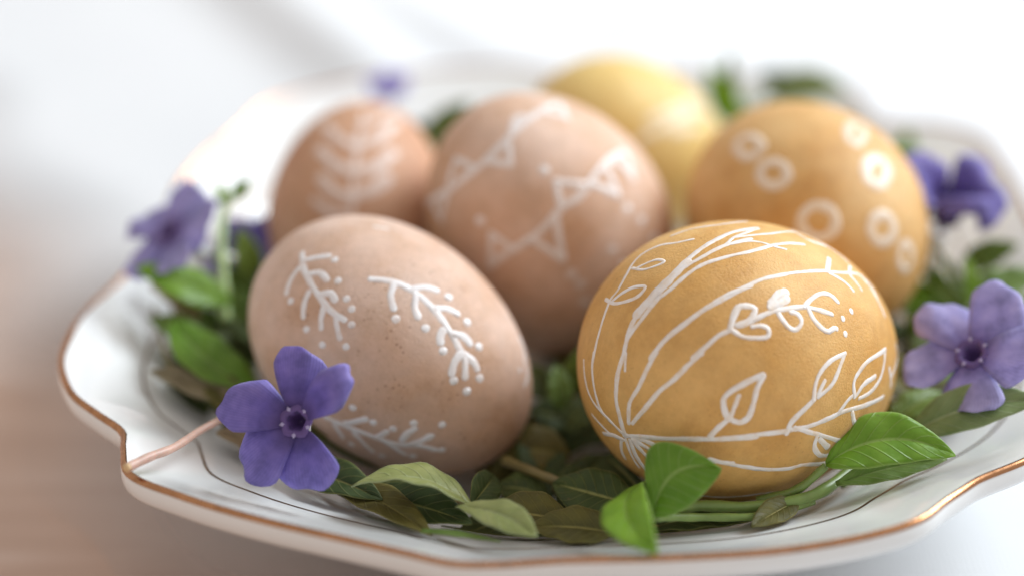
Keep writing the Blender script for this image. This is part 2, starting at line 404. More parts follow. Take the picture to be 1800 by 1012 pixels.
# ---------------------------------------------------------------- eggs: shape functions
EGG_FIT = {
    'A': dict(c=(-2.986, -4.622, 3.200), ax=(0.807, -0.378, -0.454), a=2.564, b=1.892, k=0.07),
    'B': dict(c=(2.703, -5.736, 3.600), ax=(0.757, 0.589, -0.282), a=2.882, b=2.234, k=0.08),
    'M': dict(c=(-0.367, -0.789, 3.600), ax=(0.424, 0.324, -0.846), a=2.748, b=2.114, k=-0.09),
    'O': dict(c=(4.197, -0.830, 3.700), ax=(0.298, -0.953, -0.061), a=2.586, b=2.069, k=-0.08),
    'L': dict(c=(-3.878, 0.624, 3.100), ax=(0.106, 0.735, 0.670), a=2.174, b=1.672, k=0.05),
    'Y': dict(c=(1.256, 3.721, 3.000), ax=(0.781, 0.397, -0.482), a=2.237, b=1.748, k=0.08),
}
EGG_PAINT = {
    'B': {
        'painted_grass_blade': [(85, [(-2862, -149, 246), (-2814, -79, 514), (-2732, -27, 765), (-2634, -38, 973), (-2434, -65, 1276), (-2212, -58, 1520), (-1955, -27, 1731), (-1612, 24, 1935), (-1261, 57, 2079), (-943, 95, 2165), (-557, 78, 2225)]),
            (149, [(-2674, -13, 896), (-2476, -66, 1221), (-2233, -89, 1498), (-1924, -52, 1751)]),
            (68, [(-2795, -81, 583), (-2688, -140, 856), (-2497, -168, 1182), (-2326, -231, 1385), (-2112, -246, 1591), (-1848, -279, 1781), (-1559, -371, 1925), (-1073, -493, 2078), (-577, -485, 2171), (-251, -473, 2191), (95, -489, 2173)]),
            (69, [(-2407, -89, 1308), (-2096, -89, 1621), (-1773, -147, 1843), (-1392, -162, 2025), (-1084, -191, 2124), (-835, -218, 2177)]),
            (53, [(-1671, -147, 1899), (-1450, -161, 2002), (-1304, -157, 2059), (-1048, -62, 2141), (-750, -18, 2202), (-419, 47, 2236)]),
            (54, [(-1532, 24, 1973), (-1316, 55, 2060), (-1035, 93, 2143), (-710, 108, 2205), (-391, 102, 2235)]),
            (50, [(-1368, -148, 2036), (-1175, -207, 2096), (-941, -256, 2152), (-754, -366, 2171), (-604, -526, 2158), (-439, -615, 2149)]),
            (54, [(-1048, -62, 2141), (-682, -142, 2207), (-252, -151, 2236), (382, 2, 2191)]),
            (79, [(382, 2, 2191), (360, -246, 2181), (579, -334, 2128), (919, -305, 2041), (1028, -472, 1972), (1105, -599, 1909)]),
            (49, [(527, 217, 2154), (657, 50, 2135), (829, -184, 2082), (999, -434, 1991)]),
            (80, [(-2851, -133, 328), (-2878, -131, 39), (-2865, -158, -216), (-2823, -196, -445), (-2744, -279, -681), (-2661, -322, -863), (-2612, -366, -945)]),
            (44, [(-2847, -159, 339), (-2865, -251, 91)])],
        'painted_hooked_branch': [(66, [(-2702, -447, -706), (-2773, -445, -483), (-2802, -456, -331), (-2804, -556, -45), (-2771, -600, 283), (-2704, -636, 534)]),
            (76, [(-2747, -589, 427), (-2623, -656, 747), (-2384, -783, 1086), (-2131, -865, 1338), (-1833, -949, 1544), (-1457, -1004, 1737)]),
            (61, [(-2147, -855, 1328), (-1878, -912, 1532), (-1594, -978, 1680), (-1264, -1002, 1821), (-927, -1047, 1900), (-423, -1076, 1960), (37, -1072, 1958), (493, -1043, 1904), (1196, -854, 1770), (1304, -960, 1663), (1382, -1139, 1502), (1455, -1351, 1265)]),
            (87, [(117, -1066, 1953), (436, -775, 2039)]),
            (62, [(134, -1097, 1934), (366, -1182, 1848), (472, -1242, 1786), (550, -1318, 1711)]),
            (70, [(1041, -735, 1885), (761, -986, 1865), (796, -1105, 1786), (853, -1225, 1685)]),
            (71, [(1263, -875, 1729), (1447, -899, 1622), (1431, -1111, 1495)]),
            (108, [(1253, -855, 1744), (1295, -941, 1678)])],
        'painted_flower_spray': [(70, [(-2696, -515, -676), (-2723, -710, -344), (-2685, -872, 14), (-2593, -1013, 261), (-2470, -1109, 534), (-2334, -1180, 746)]),
            (71, [(-2426, -1119, 637), (-2269, -1184, 861), (-2126, -1222, 1030), (-1981, -1279, 1138)]),
            (93, [(-1966, -1278, 1155), (-1899, -1215, 1286), (-1785, -1152, 1436), (-1676, -1187, 1486), (-1557, -1285, 1482), (-1606, -1336, 1404), (-1722, -1357, 1297), (-1863, -1310, 1224)]),
            (67, [(-1941, -1310, 1147), (-1837, -1439, 1096), (-1678, -1542, 1112), (-1500, -1617, 1155), (-1458, -1566, 1253), (-1551, -1487, 1284), (-1676, -1436, 1248)]),
            (93, [(-1796, -1340, 1253), (-1612, -1390, 1346)]),
            (78, [(-1612, -1390, 1346), (-1449, -1412, 1429), (-1281, -1437, 1494), (-1027, -1490, 1546), (-755, -1537, 1576)]),
            (159, [(-1284, -1360, 1563), (-1109, -1307, 1676), (-1003, -1296, 1719)]),
            (130, [(-1317, -1378, 1531), (-1151, -1376, 1605), (-1018, -1376, 1651)]),
            (74, [(-1243, -1451, 1498), (-1208, -1560, 1401), (-1124, -1674, 1303), (-1003, -1719, 1297), (-884, -1674, 1394), (-912, -1590, 1482), (-1027, -1533, 1503)]),
            (76, [(-755, -1537, 1576), (-617, -1484, 1651), (-422, -1434, 1716), (-244, -1419, 1735), (-98, -1454, 1703), (-7, -1530, 1629)]),
            (71, [(-755, -1537, 1576), (-532, -1599, 1552), (-235, -1674, 1491)]),
            (79, [(-693, -1562, 1564), (-657, -1677, 1447), (-553, -1776, 1342), (-421, -1834, 1279), (-271, -1811, 1320), (-217, -1816, 1314)])],
        'painted_looped_sprig': [(57, [(-2818, 498, -80), (-2797, 542, 206), (-2730, 602, 482), (-2622, 680, 727), (-2552, 720, 849), (-2468, 692, 1020), (-2269, 792, 1232), (-2099, 891, 1353), (-1911, 920, 1502), (-1746, 772, 1697), (-1660, 520, 1838), (-1494, 350, 1959)]),
            (60, [(-2515, 859, 791), (-2611, 567, 842), (-2596, 306, 994), (-2527, 173, 1137), (-2432, 193, 1265), (-2464, 389, 1176), (-2522, 535, 1027), (-2577, 643, 857)]),
            (52, [(-2190, 781, 1328), (-2232, 501, 1415), (-2125, 313, 1568), (-2054, 298, 1630), (-2056, 461, 1590), (-2140, 590, 1472), (-2204, 680, 1368)]),
            (57, [(-1434, 856, 1824), (-1144, 729, 1986), (-786, 503, 2138), (-256, 478, 2190)]),
            (63, [(-2809, 537, 41), (-2814, 470, -223), (-2786, 321, -528), (-2729, 162, -757), (-2695, -77, -849), (-2622, -309, -946)]),
            (54, [(-2701, 813, -205), (-2709, 617, -540), (-2713, 391, -712), (-2716, 91, -800), (-2654, -227, -907)]),
            (50, [(-2561, 483, -987), (-2579, 228, -1045), (-2560, 19, -1100)]),
            (81, [(-2483, 212, -1194), (-2564, -54, -1092), (-2561, -282, -1062)])],
        'painted_leafy_branch': [(79, [(-2603, -332, -974), (-2587, -615, -858), (-2474, -984, -729), (-2255, -1359, -584), (-1960, -1662, -470), (-1516, -1952, -333)]),
            (81, [(-2110, -1524, -523), (-1907, -1707, -447), (-1522, -1955, -298), (-1126, -2111, -204), (-949, -2160, -156), (-727, -2203, -114), (-348, -2239, 7), (19, -2230, 109), (626, -2139, 134), (1194, -1960, 152)]),
            (80, [(-2095, -1557, -462), (-2044, -1643, -271), (-1969, -1717, -113)]),
            (84, [(-1979, -1710, -116), (-2062, -1650, 44), (-2085, -1621, 187), (-2007, -1661, 328), (-1839, -1743, 482), (-1618, -1826, 633)]),
            (85, [(-1607, -1835, 623), (-1684, -1852, 417), (-1706, -1878, 173), (-1728, -1874, -34), (-1820, -1815, -137), (-1938, -1739, -119)]),
            (70, [(-1957, -1728, -84), (-1911, -1741, 267)]),
            (90, [(-1062, -2126, -229), (-1046, -2142, -40), (-878, -2173, 171), (-732, -2181, 321)]),
            (71, [(-732, -2181, 321), (-735, -2138, 536), (-655, -2095, 720), (-425, -2049, 896), (-96, -2013, 981)]),
            (72, [(-104, -2016, 975), (-219, -2085, 822), (-352, -2157, 600), (-474, -2179, 486), (-649, -2185, 369)]),
            (67, [(-657, -2175, 418), (-554, -2143, 605)]),
            (68, [(-129, -2238, 96), (7, -2218, 263), (180, -2188, 370)]),
            (73, [(193, -2194, 319), (124, -2157, 545), (257, -2097, 696), (533, -2000, 825), (1155, -1773, 884)]),
            (74, [(1139, -1784, 876), (1064, -1899, 673), (935, -2001, 483), (649, -2112, 334), (335, -2181, 278)]),
            (78, [(230, -2187, 340), (416, -2130, 490), (750, -2036, 562)]),
            (72, [(-959, -2159, -130), (-694, -2202, -196), (-281, -2221, -297), (188, -2175, -435)]),
            (78, [(-459, -2215, -286), (-398, -2183, -492), (-159, -2140, -664), (55, -2121, -691)]),
            (92, [(-359, -2212, -349), (-73, -2177, -521)]),
            (79, [(223, -2213, 61), (397, -2183, -152), (675, -2108, -314), (915, -2042, -308), (1271, -1904, -342)]),
            (70, [(1324, -1824, 573), (1550, -1789, 218), (1481, -1794, 402), (1901, -1479, 585), (1808, -1448, 796)])],
        'painted_fan_of_lines': [(80, [(-2612, -366, -945), (-2535, -706, -894), (-2367, -1003, -916), (-2160, -1257, -938), (-1845, -1569, -892), (-1623, -1723, -868)]),
            (82, [(-1919, -1525, -870), (-1472, -1782, -906), (-1080, -1921, -928), (-661, -2022, -904), (-386, -2076, -836), (177, -2040, -874)]),
            (76, [(-2570, -497, -962), (-2457, -731, -1010), (-2321, -886, -1097)]),
            (85, [(-2556, -492, -990), (-2418, -631, -1134), (-2261, -775, -1252)]),
            (90, [(-2556, -433, -1017), (-2334, -468, -1316), (-2037, -548, -1578)]),
            (54, [(-2567, -347, -1031), (-2364, -363, -1312), (-2162, -387, -1518)]),
            (63, [(-2556, -248, -1077), (-2406, -162, -1303), (-2252, -140, -1475)]),
            (49, [(-1417, -973, -1773), (-1151, -1223, -1724), (-879, -1450, -1628), (-563, -1627, -1518), (-77, -1672, -1489)])],
        'painted_dot': [(95, [(263, -1620, 1501)]),
            (95, [(-10, -1718, 1429)]),
            (95, [(-32, -1863, 1237)])],
    },
    'A': {
        'painted_sprig': [(100, [(-1889, -763, 1107), (-1710, -999, 1086), (-1449, -1202, 1090), (-1209, -1336, 1089), (-961, -1441, 1079), (-762, -1485, 1093), (-601, -1496, 1120)]),
            (86, [(-1764, -1011, 1023), (-1757, -1159, 861), (-1681, -1315, 709)]),
            (86, [(-1359, -1324, 1008), (-1310, -1445, 866), (-1194, -1567, 730)]),
            (85, [(-996, -1461, 1036), (-929, -1556, 920), (-834, -1636, 819)]),
            (85, [(-741, -1505, 1072), (-630, -1584, 985), (-488, -1657, 893)]),
            (86, [(-1772, -889, 1124), (-1613, -831, 1291), (-1471, -782, 1409)]),
            (98, [(-1519, -1096, 1148), (-1404, -1067, 1251), (-1237, -1140, 1279)]),
            (107, [(-1147, -1326, 1135), (-1035, -1287, 1230), (-921, -1348, 1208)])],
        'painted_sprig#1': [(107, [(-657, -909, 1624), (-388, -781, 1721), (-91, -702, 1761), (243, -686, 1740), (567, -710, 1672), (866, -756, 1566), (1115, -798, 1446), (1266, -820, 1360), (1443, -944, 1168)]),
            (111, [(-309, -813, 1711), (-242, -961, 1634), (-79, -1082, 1556)]),
            (111, [(67, -722, 1744), (165, -874, 1664), (306, -948, 1603)]),
            (94, [(-40, -658, 1776), (95, -494, 1820), (265, -402, 1824)]),
            (107, [(448, -643, 1724), (587, -507, 1740), (744, -443, 1718)]),
            (129, [(739, -829, 1570), (760, -916, 1514), (822, -960, 1465)]),
            (112, [(899, -720, 1571), (1042, -618, 1561), (1184, -602, 1508)]),
            (129, [(1168, -847, 1393), (1180, -982, 1296), (1245, -1074, 1183)]),
            (112, [(1235, -775, 1402), (1400, -720, 1344), (1507, -726, 1275)])],
        'painted_sprig#2': [(99, [(-32, -1836, -461), (363, -1818, -362), (737, -1753, -282), (1139, -1628, -220), (1444, -1500, -74), (1692, -1354, -62)]),
            (107, [(294, -1839, -307), (536, -1823, -3)]),
            (81, [(140, -1816, -494), (344, -1726, -686)]),
            (86, [(482, -1786, -417), (857, -1614, -654)]),
            (98, [(824, -1733, -253), (915, -1723, -44)]),
            (90, [(968, -1685, -262), (1320, -1517, -380)]),
            (107, [(1182, -1623, -82), (1202, -1613, 99), (1259, -1575, 224)]),
            (107, [(1324, -1558, -105), (1530, -1441, 198)])],
        'painted_sprig#3': [(80, [(1647, 640, 1228), (1810, 589, 1129), (1977, 375, 1076), (2113, 325, 956), (2201, 113, 905)])],
        'painted_sprig#4': [(46, [(-1266, 158, 1695), (-1064, 253, 1753)])],
        'painted_dot': [(111, [(-1348, -828, 1448)]),
            (111, [(-1073, -1114, 1374)]),
            (110, [(-775, -1286, 1318)]),
            (110, [(-608, -1365, 1276)]),
            (110, [(-457, -1507, 1133)]),
            (111, [(-1532, -1411, 712)]),
            (110, [(-1030, -1661, 643)]),
            (110, [(-665, -1745, 644)]),
            (110, [(-329, -1689, 855)]),
            (130, [(465, -336, 1806)]),
            (130, [(943, -404, 1666)]),
            (130, [(1317, -504, 1482)]),
            (130, [(1623, -757, 1177)]),
            (129, [(1590, -1003, 1005)]),
            (129, [(1334, -1099, 1103)]),
            (129, [(937, -1009, 1388)]),
            (129, [(509, -991, 1537)]),
            (128, [(52, -1171, 1482)]),
            (116, [(277, -1865, 67)]),
            (116, [(668, -1793, 11)]),
            (116, [(979, -1701, 65)]),
            (116, [(1203, -1584, 316)]),
            (116, [(1573, -1358, 448)]),
            (118, [(509, -1665, -755)]),
            (118, [(1013, -1555, -662)]),
            (117, [(1437, -1460, -364)]),
            (117, [(1770, -1302, -30)]),
            (77, [(2002, 101, 1113)])],
    },
    'M': {
        'painted_bunting': [(120, [(-1742, 697, -1375), (-2200, 54, -1174), (-2445, -308, -832), (-2554, -514, -498), (-2614, -595, -36), (-2565, -553, 420), (-2360, -441, 896), (-2047, -243, 1293)]),
            (101, [(-2302, 44, -1066), (-2557, 67, -705)]),
            (100, [(-2557, 67, -705), (-2509, -439, -659)]),
            (107, [(-2536, -603, -439), (-2413, -895, -260)]),
            (107, [(-2413, -895, -260), (-2592, -643, 6)]),
            (101, [(-2610, -595, 111), (-2607, -368, 489)]),
            (101, [(-2607, -368, 489), (-2464, -535, 673)]),
            (115, [(-2360, -441, 896), (-2038, -680, 1134)]),
            (116, [(-2038, -680, 1134), (-2010, -238, 1326)]),
            (102, [(-1889, 490, -1354), (-1733, 160, -1539)]),
            (101, [(-1733, 160, -1539), (-2196, 23, -1179)])],
        'painted_bunting#1': [(120, [(-1157, -917, -1601), (-1306, -1118, -1386), (-1411, -1418, -992), (-1487, -1582, -596), (-1559, -1639, -205), (-1484, -1679, 212), (-1448, -1557, 710), (-1249, -1365, 1182), (-976, -1194, 1494)]),
            (114, [(-1174, -936, -1581), (-1691, -944, -1259)]),
            (114, [(-1691, -944, -1259), (-1371, -1281, -1192)]),
            (121, [(-1402, -1499, -872), (-869, -1805, -733)]),
            (120, [(-869, -1805, -733), (-1490, -1646, -379)]),
            (113, [(-1570, -1634, -194), (-1898, -1432, 56)]),
            (114, [(-1898, -1432, 56), (-1524, -1625, 388)]),
            (135, [(-1460, -1631, 495), (-930, -1777, 749)]),
            (135, [(-930, -1777, 749), (-1332, -1479, 968)]),
            (130, [(-1207, -1374, 1200), (-713, -1557, 1246)]),
            (130, [(-713, -1557, 1246), (-925, -1195, 1516)])],
        'painted_dot': [(168, [(-1895, -747, -1227)]),
            (167, [(-2104, -1265, 53)]),
            (169, [(-545, -1881, -775)]),
            (169, [(-404, -2063, 9)]),
            (172, [(275, -1955, 825)]),
            (170, [(5, -2114, 24)]),
            (169, [(-282, -1939, -761)]),
            (170, [(98, -1928, -879)]),
            (170, [(-629, -1879, 728)]),
            (171, [(-232, -1927, 809)])],
    },
    'O': {
        'painted_ring': [(170, [(1167, -934, 1670), (1235, -983, 1611), (1257, -1059, 1551), (1228, -1145, 1503), (1153, -1225, 1475), (1046, -1283, 1473), (928, -1307, 1496), (822, -1292, 1541), (752, -1242, 1600), (731, -1167, 1660), (763, -1081, 1710), (842, -1001, 1739), (949, -944, 1741), (1065, -920, 1716), (1167, -934, 1670), (1235, -983, 1611)])],
        'painted_ring#1': [(173, [(318, -1071, 1775), (397, -1124, 1737), (418, -1193, 1689), (377, -1264, 1640), (279, -1323, 1598), (140, -1357, 1569), (-14, -1358, 1560), (-152, -1325, 1571), (-243, -1268, 1604), (-265, -1198, 1653), (-212, -1130, 1708), (-100, -1077, 1757), (45, -1046, 1788), (193, -1044, 1794), (318, -1071, 1775), (397, -1124, 1737)])],
        'painted_ring#2': [(175, [(2132, -418, 1175), (2190, -466, 1078), (2214, -558, 996), (2199, -676, 946), (2148, -795, 936), (2071, -893, 969), (1984, -951, 1039), (1904, -956, 1132), (1848, -909, 1230), (1826, -818, 1314), (1842, -701, 1365), (1892, -581, 1375), (1968, -482, 1340), (2053, -424, 1269), (2132, -418, 1175), (2190, -466, 1078)])],
        'painted_ring#3': [(200, [(1433, 821, 1600), (1561, 745, 1560), (1665, 642, 1536), (1727, 532, 1532), (1740, 435, 1553), (1704, 366, 1597), (1628, 339, 1654), (1523, 362, 1713), (1407, 431, 1760), (1298, 535, 1783), (1219, 654, 1777), (1188, 762, 1746), (1219, 834, 1700), (1309, 854, 1648), (1433, 821, 1600), (1561, 745, 1560)])],
        'painted_ring#4': [(182, [(2221, 645, 930), (2281, 605, 851), (2334, 525, 798), (2370, 422, 781), (2382, 318, 804), (2368, 231, 863), (2330, 179, 945), (2278, 172, 1034), (2220, 212, 1114), (2168, 291, 1168), (2132, 393, 1185), (2118, 498, 1162), (2131, 586, 1103), (2168, 639, 1020), (2221, 645, 930), (2281, 605, 851)])],
        'painted_ring#5': [(156, [(573, 733, 1918), (735, 642, 1924), (856, 544, 1929), (922, 451, 1936), (929, 379, 1950), (880, 338, 1969), (784, 338, 1991), (654, 381, 2006), (505, 463, 2008), (359, 574, 1990), (244, 692, 1956), (198, 786, 1921), (254, 824, 1904), (398, 800, 1908), (573, 733, 1918), (735, 642, 1924)])],
        'painted_ring#6': [(130, [(2253, 1034, 332), (2278, 1023, 231), (2310, 982, 163), (2348, 919, 143), (2383, 845, 174), (2405, 778, 250), (2407, 732, 352), (2388, 717, 460), (2354, 734, 553), (2312, 780, 615), (2273, 843, 635), (2246, 912, 609), (2234, 974, 541), (2237, 1017, 443), (2253, 1034, 332), (2278, 1023, 231)])],
    },
    'L': {
        'painted_fern': [(103, [(-735, -251, 1580), (-248, -214, 1657), (354, -177, 1627), (996, -141, 1445), (1538, -99, 1135)]),
            (187, [(-374, -214, 1647), (-273, 104, 1666), (-13, 393, 1626)]),
            (188, [(145, -178, 1653), (259, 179, 1640), (598, 530, 1494)]),
            (177, [(680, -138, 1557), (813, 182, 1511), (1121, 511, 1299)]),
            (211, [(-305, -266, 1646), (-162, -545, 1582), (127, -769, 1476)]),
            (227, [(152, -237, 1645), (318, -569, 1540), (674, -775, 1359)]),
            (199, [(729, -221, 1533), (944, -497, 1387), (1433, -691, 1001)]),
            (155, [(1263, -194, 1307), (1524, -437, 1065), (1835, -586, 627)]),
            (132, [(-680, -216, 1599), (-645, 124, 1616), (-428, 466, 1588)])],
    },
    'Y': {
        'painted_leaf': [(175, [(-1005, -1545, 480), (-609, -1494, 849), (-3, -1250, 1222), (911, -656, 1398)]),
            (153, [(-864, -1404, 890), (-371, -1244, 1226), (317, -923, 1440)]),
            (154, [(-342, -1523, 859), (421, -1269, 1117)])],
    },
}
for e in EGG_FIT.values():
    e['c'] = Vector(e['c']); e['ax'] = Vector(e['ax']).normalized()
    e['y'] = Vector((0, 0, 1)).cross(e['ax']).normalized(); e['z'] = e['ax'].cross(e['y'])
    e['R'] = Matrix((e['ax'], e['y'], e['z']))
def egg_g(q, e):
    t = max(-1.2, min(1.2, q.x / e['a']))
    return (q.x / e['a']) ** 2 + (q.y * q.y + q.z * q.z) / (e['b'] * (1 - e['k'] * t)) ** 2
def on_egg(q, e):
    for _ in range(4): q = q / math.sqrt(egg_g(q, e))
    return q
def egg_n(q, e):
    g0 = egg_g(q, e); h = 1e-3
    return Vector((egg_g(q + Vector((h, 0, 0)), e) - g0, egg_g(q + Vector((0, h, 0)), e) - g0, egg_g(q + Vector((0, 0, h)), e) - g0)).normalized()
def settle(p, lift=0.05):
    """keep a leaf, stem or petal point out of the eggs and above the porcelain"""
    p = Vector(p)
    for _ in range(2):
        for e in EGG_FIT.values():
            d = p - e['c']
            if d.length_squared > 10: continue
            q = e['R'] @ d
            g = egg_g(q, e); lim = 1 + 2 * lift / e['b']
            if g < lim:
                if g < 1e-3: continue
                p = e['c'] + e['R'].transposed() @ (q * math.sqrt(lim / g))
        z = plate_z(p.x, p.y) + lift
        if (p.xy - PC).length < 10 and p.z < z: p.z = z
    return p

# ---------------------------------------------------------------- the tablecloth
def cloth_height(x, y):
    z = 0.0
    def fold(px, py, ang, amp, width, length, skew=0.0):
        ca, sa = math.cos(ang), math.sin(ang)
        u = (x - px) * ca + (y - py) * sa; v = -(x - px) * sa + (y - py) * ca
        v += skew * u * u
        return amp * math.exp(-(v / width) ** 2) * math.exp(-(u / length) ** 4)
    away = smooth((math.hypot(x, y + 1.4) - 9.0) / 8.0)
    z += fold(-7.2, 19.5, 2.02, 0.75, 1.2, 16, 0.004) * away
    z += fold(-4.0, 19.0, 2.15, 0.55, 1.2, 15, -0.003) * away
    z += fold(5, 19, 0.85, 0.5, 1.4, 9) * away
    z += fold(14, 26, 1.9, 0.6, 3.0, 18) * away
    z += fold(24, 12, 0.7, 0.7, 2.5, 16) * away
    z += fold(9.5, -11.5, 0.9, 0.35, 0.9, 5) * smooth((math.hypot(x, y + 1.4) - 8.0) / 3.0)
    z += fold(12.5, -10, 0.7, 0.40, 1.0, 6) * smooth((math.hypot(x, y + 1.4) - 8.0) / 3.0)
    z += (0.10 * math.sin(x * 0.31 + y * 0.17) + 0.08 * math.sin(x * 0.13 - y * 0.36 + 1.0)) * away
    return z
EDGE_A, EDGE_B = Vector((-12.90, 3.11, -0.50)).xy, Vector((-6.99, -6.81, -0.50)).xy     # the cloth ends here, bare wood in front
def build_cloth():
    t = (EDGE_B - EDGE_A).normalized(); nrm = Vector((-t.y, t.x))
    nu, nv = 190, 150; verts = []; faces = []; uvs = []
    for j in range(nv + 1):
        f = j / nv; d = 4.5 * f + 95 * f ** 3
        for i in range(nu + 1):
            g = i / nu * 2 - 1; u = 90 * (0.30 * g + 0.70 * g ** 3) + 7
            wav = 0.35 * math.sin(u * 0.55) + 0.22 * math.sin(u * 1.3 + 2)
            q = EDGE_A + t * u + nrm * (d + wav * (1 - smooth(d / 5)))
            # several layers thick: the edge rolls down on to the wood
            drop = (1 - smooth((d + 0.3 * math.sin(u * 0.4)) / 3.0)) * 0.42
            ripple = 0.10 * math.sin(u * 0.9 + d * 0.8) * smooth(d / 1.5) * (1 - smooth(d / 7))
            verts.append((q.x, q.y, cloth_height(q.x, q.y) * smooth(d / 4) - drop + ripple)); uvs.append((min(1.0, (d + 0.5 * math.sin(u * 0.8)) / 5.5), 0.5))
    for j in range(nv):
        for i in range(nu):
            k = j * (nu + 1) + i
            faces.append((k, k + 1, k + nu + 2, k + nu + 1))
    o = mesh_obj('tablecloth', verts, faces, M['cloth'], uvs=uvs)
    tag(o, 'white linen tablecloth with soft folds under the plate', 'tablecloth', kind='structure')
def build_table():
    me = [(-80, -80, -0.5), (80, -80, -0.5), (80, 110, -0.5), (-80, 110, -0.5)]
    bot = [(x, y, -4.0) for x, y, z in me]
    o = mesh_obj('tabletop', me + bot, [(0, 1, 2, 3), (7, 6, 5, 4), (0, 4, 5, 1), (1, 5, 6, 2), (2, 6, 7, 3), (3, 7, 4, 0)], M['wood'], smooth=False)
    tag(o, 'brown wooden tabletop showing at the lower left beyond the cloth', 'tabletop', kind='structure')
build_table()
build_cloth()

# ---------------------------------------------------------------- the plate
def build_plate():
    pl = root('porcelain_plate', (PC.x, PC.y, 0), 'white porcelain plate with lobed edge and copper gold line, holding the eggs', 'plate')
    inner = [0.0, 0.15, 0.3, 0.42, 0.5, 0.55, 0.6, 0.64, 0.68, 0.715, 0.75, 0.78, 0.80, 0.82, 0.835, 0.85, 0.86, 0.88, 0.90, 0.925, 0.95, 0.965, 0.98, 0.99, 1.0]
    nt = NT
    def ring(dr, dz, s=None):
        out = []
        for j in range(nt):
            th = math.radians(-180 + 360 * j / nt); R, Z = LR[j], LZ[j]
            if s is not None:
                r = ring_radius(s, R); z = FLOOR + (Z - FLOOR) * prof(s)
            else:
                r = R + dr; z = Z + dz
            out.append((PC.x + r * math.cos(th), PC.y + r * math.sin(th), z))
        return out
    def under(s, th_, dz):
        out = []
        for j in range(nt):
            th = math.radians(-180 + 360 * j / nt); R, Z = LR[j], LZ[j]
            r = ring_radius(s, R)
            out.append((PC.x + r * math.cos(th), PC.y + r * math.sin(th), max(0.12, FLOOR + (Z - FLOOR) * prof(s) - dz)))
        return out
    rings = [ring(0, 0, max(s, 0.002)) for s in inner]
    # rolled lip, then the outside wall down to the foot
    rings += [ring(0.035, 0.0), ring(0.065, -0.02), ring(0.085, -0.06), ring(0.10, -0.13), ring(0.105, -0.22), ring(0.09, -0.32), ring(0.04, -0.41), ring(-0.06, -0.48)]
    for s, d in ((0.96, 0.50), (0.92, 0.50), (0.86, 0.48), (0.80, 0.46), (0.72, 0.45), (0.64, 0.44), (0.58, 0.42), (0.55, 0.44)):
        rings.append(under(s, 0, d))
    verts = [v for r in rings for v in r]; faces = []
    for k in range(len(rings) - 1):
        for j in range(nt):
            a, b = k * nt + j, k * nt + (j + 1) % nt
            faces.append((a, b, b + nt, a + nt))
    part('dish', verts, faces, M['porcelain'], pl)
    # foot ring
    verts = []; faces = []
    prf = [(0.575, 0.70), (0.565, 0.02), (0.545, 0.0), (0.525, 0.02), (0.515, 0.40)]
    for s, z in prf:
        for j in range(nt):
            th = math.radians(360 * j / nt)
            verts.append((PC.x + MEAN_R * s * math.cos(th), PC.y + MEAN_R * s * math.sin(th), z * 0.6))
    for k in range(len(prf) - 1):
        for j in range(nt):
            a, b = k * nt + j, k * nt + (j + 1) % nt
            faces.append((a, b, b + nt, a + nt))
    part('foot_ring', verts, faces, M['porcelain'], pl)
    # gilded edge: a thin skin over the lip, hand painted so its width wavers
    prf2 = [(-0.02, -0.001), (-0.01, 0.007), (0.0, 0.012), (0.035, 0.010), (0.069, -0.014), (0.091, -0.056)]
    verts = []; faces = []
    for k, (dr, dz) in enumerate(prf2):
        for j in range(nt):
            th = math.radians(-180 + 360 * j / nt)
            wob = -0.012 + 0.012 * math.sin(th * 23) + 0.010 * math.sin(th * 41 + 1)
            d = dr + (wob if k == 0 else 0)
            z = LZ[j] + dz
            if dr < 0:
                s = 1 + d / LR[j]; z = FLOOR + (LZ[j] - FLOOR) * prof(s) + (0.010 if k else 0.003)
            verts.append((PC.x + (LR[j] + d) * math.cos(th), PC.y + (LR[j] + d) * math.sin(th), z))
    for k in range(len(prf2) - 1):
        for j in range(nt):
            a, b = k * nt + j, k * nt + (j + 1) % nt
            faces.append((a, b, b + nt, a + nt))
    part('gold_edge', verts, faces, M['gold'], pl)
    # thin line round the well
    verts = []; faces = []
    for s, dz in ((0.853, 0.001), (0.8555, 0.008), (0.858, 0.001)):
        for j in range(nt):
            th = math.radians(-180 + 360 * j / nt)
            r = ring_radius(s, LR[j]); z = FLOOR + (LZ[j] - FLOOR) * prof(s) + dz + 0.004
            verts.append((PC.x + r * math.cos(th), PC.y + r * math.sin(th), z))
    for k in range(2):
        for j in range(nt):
            a, b = k * nt + j, k * nt + (j + 1) % nt
            faces.append((a, b, b + nt, a + nt))
    part('inner_gold_line', verts, faces, M['line'], pl)
build_plate()

# ---------------------------------------------------------------- eggs
EGG_LOOK = {
    'A': ('beige pink egg with white painted sprigs and dots, front left beside the violet flower', (0.67, 0.495, 0.405), (0.57, 0.350, 0.230), (0.20, 0.085, 0.045), 0.65, 0.95),
    'B': ('mustard yellow egg painted with white leafy branches, at the front right', (0.69, 0.412, 0.142), (0.56, 0.282, 0.062), (0.25, 0.115, 0.03), 0.35, 0.86),
    'M': ('brown pink egg painted with two white strings of bunting, in the middle of the plate', (0.70, 0.500, 0.390), (0.57, 0.325, 0.185), (0.26, 0.12, 0.07), 0.25, 0.72),
    'O': ('orange egg painted with white rings, behind the mustard yellow egg', (0.71, 0.450, 0.190), (0.59, 0.305, 0.085), (0.30, 0.13, 0.04), 0.2, 0.52),
    'L': ('reddish brown egg with a white painted fern, standing at the back left', (0.61, 0.370, 0.240), (0.53, 0.270, 0.150), (0.26, 0.12, 0.06), 0.2, 0.48),
    'Y': ('pale yellow egg with a faint white leaf, farthest back on the plate', (0.75, 0.550, 0.210), (0.70, 0.465, 0.135), (0.4, 0.22, 0.06), 0.15, 0.40),
}
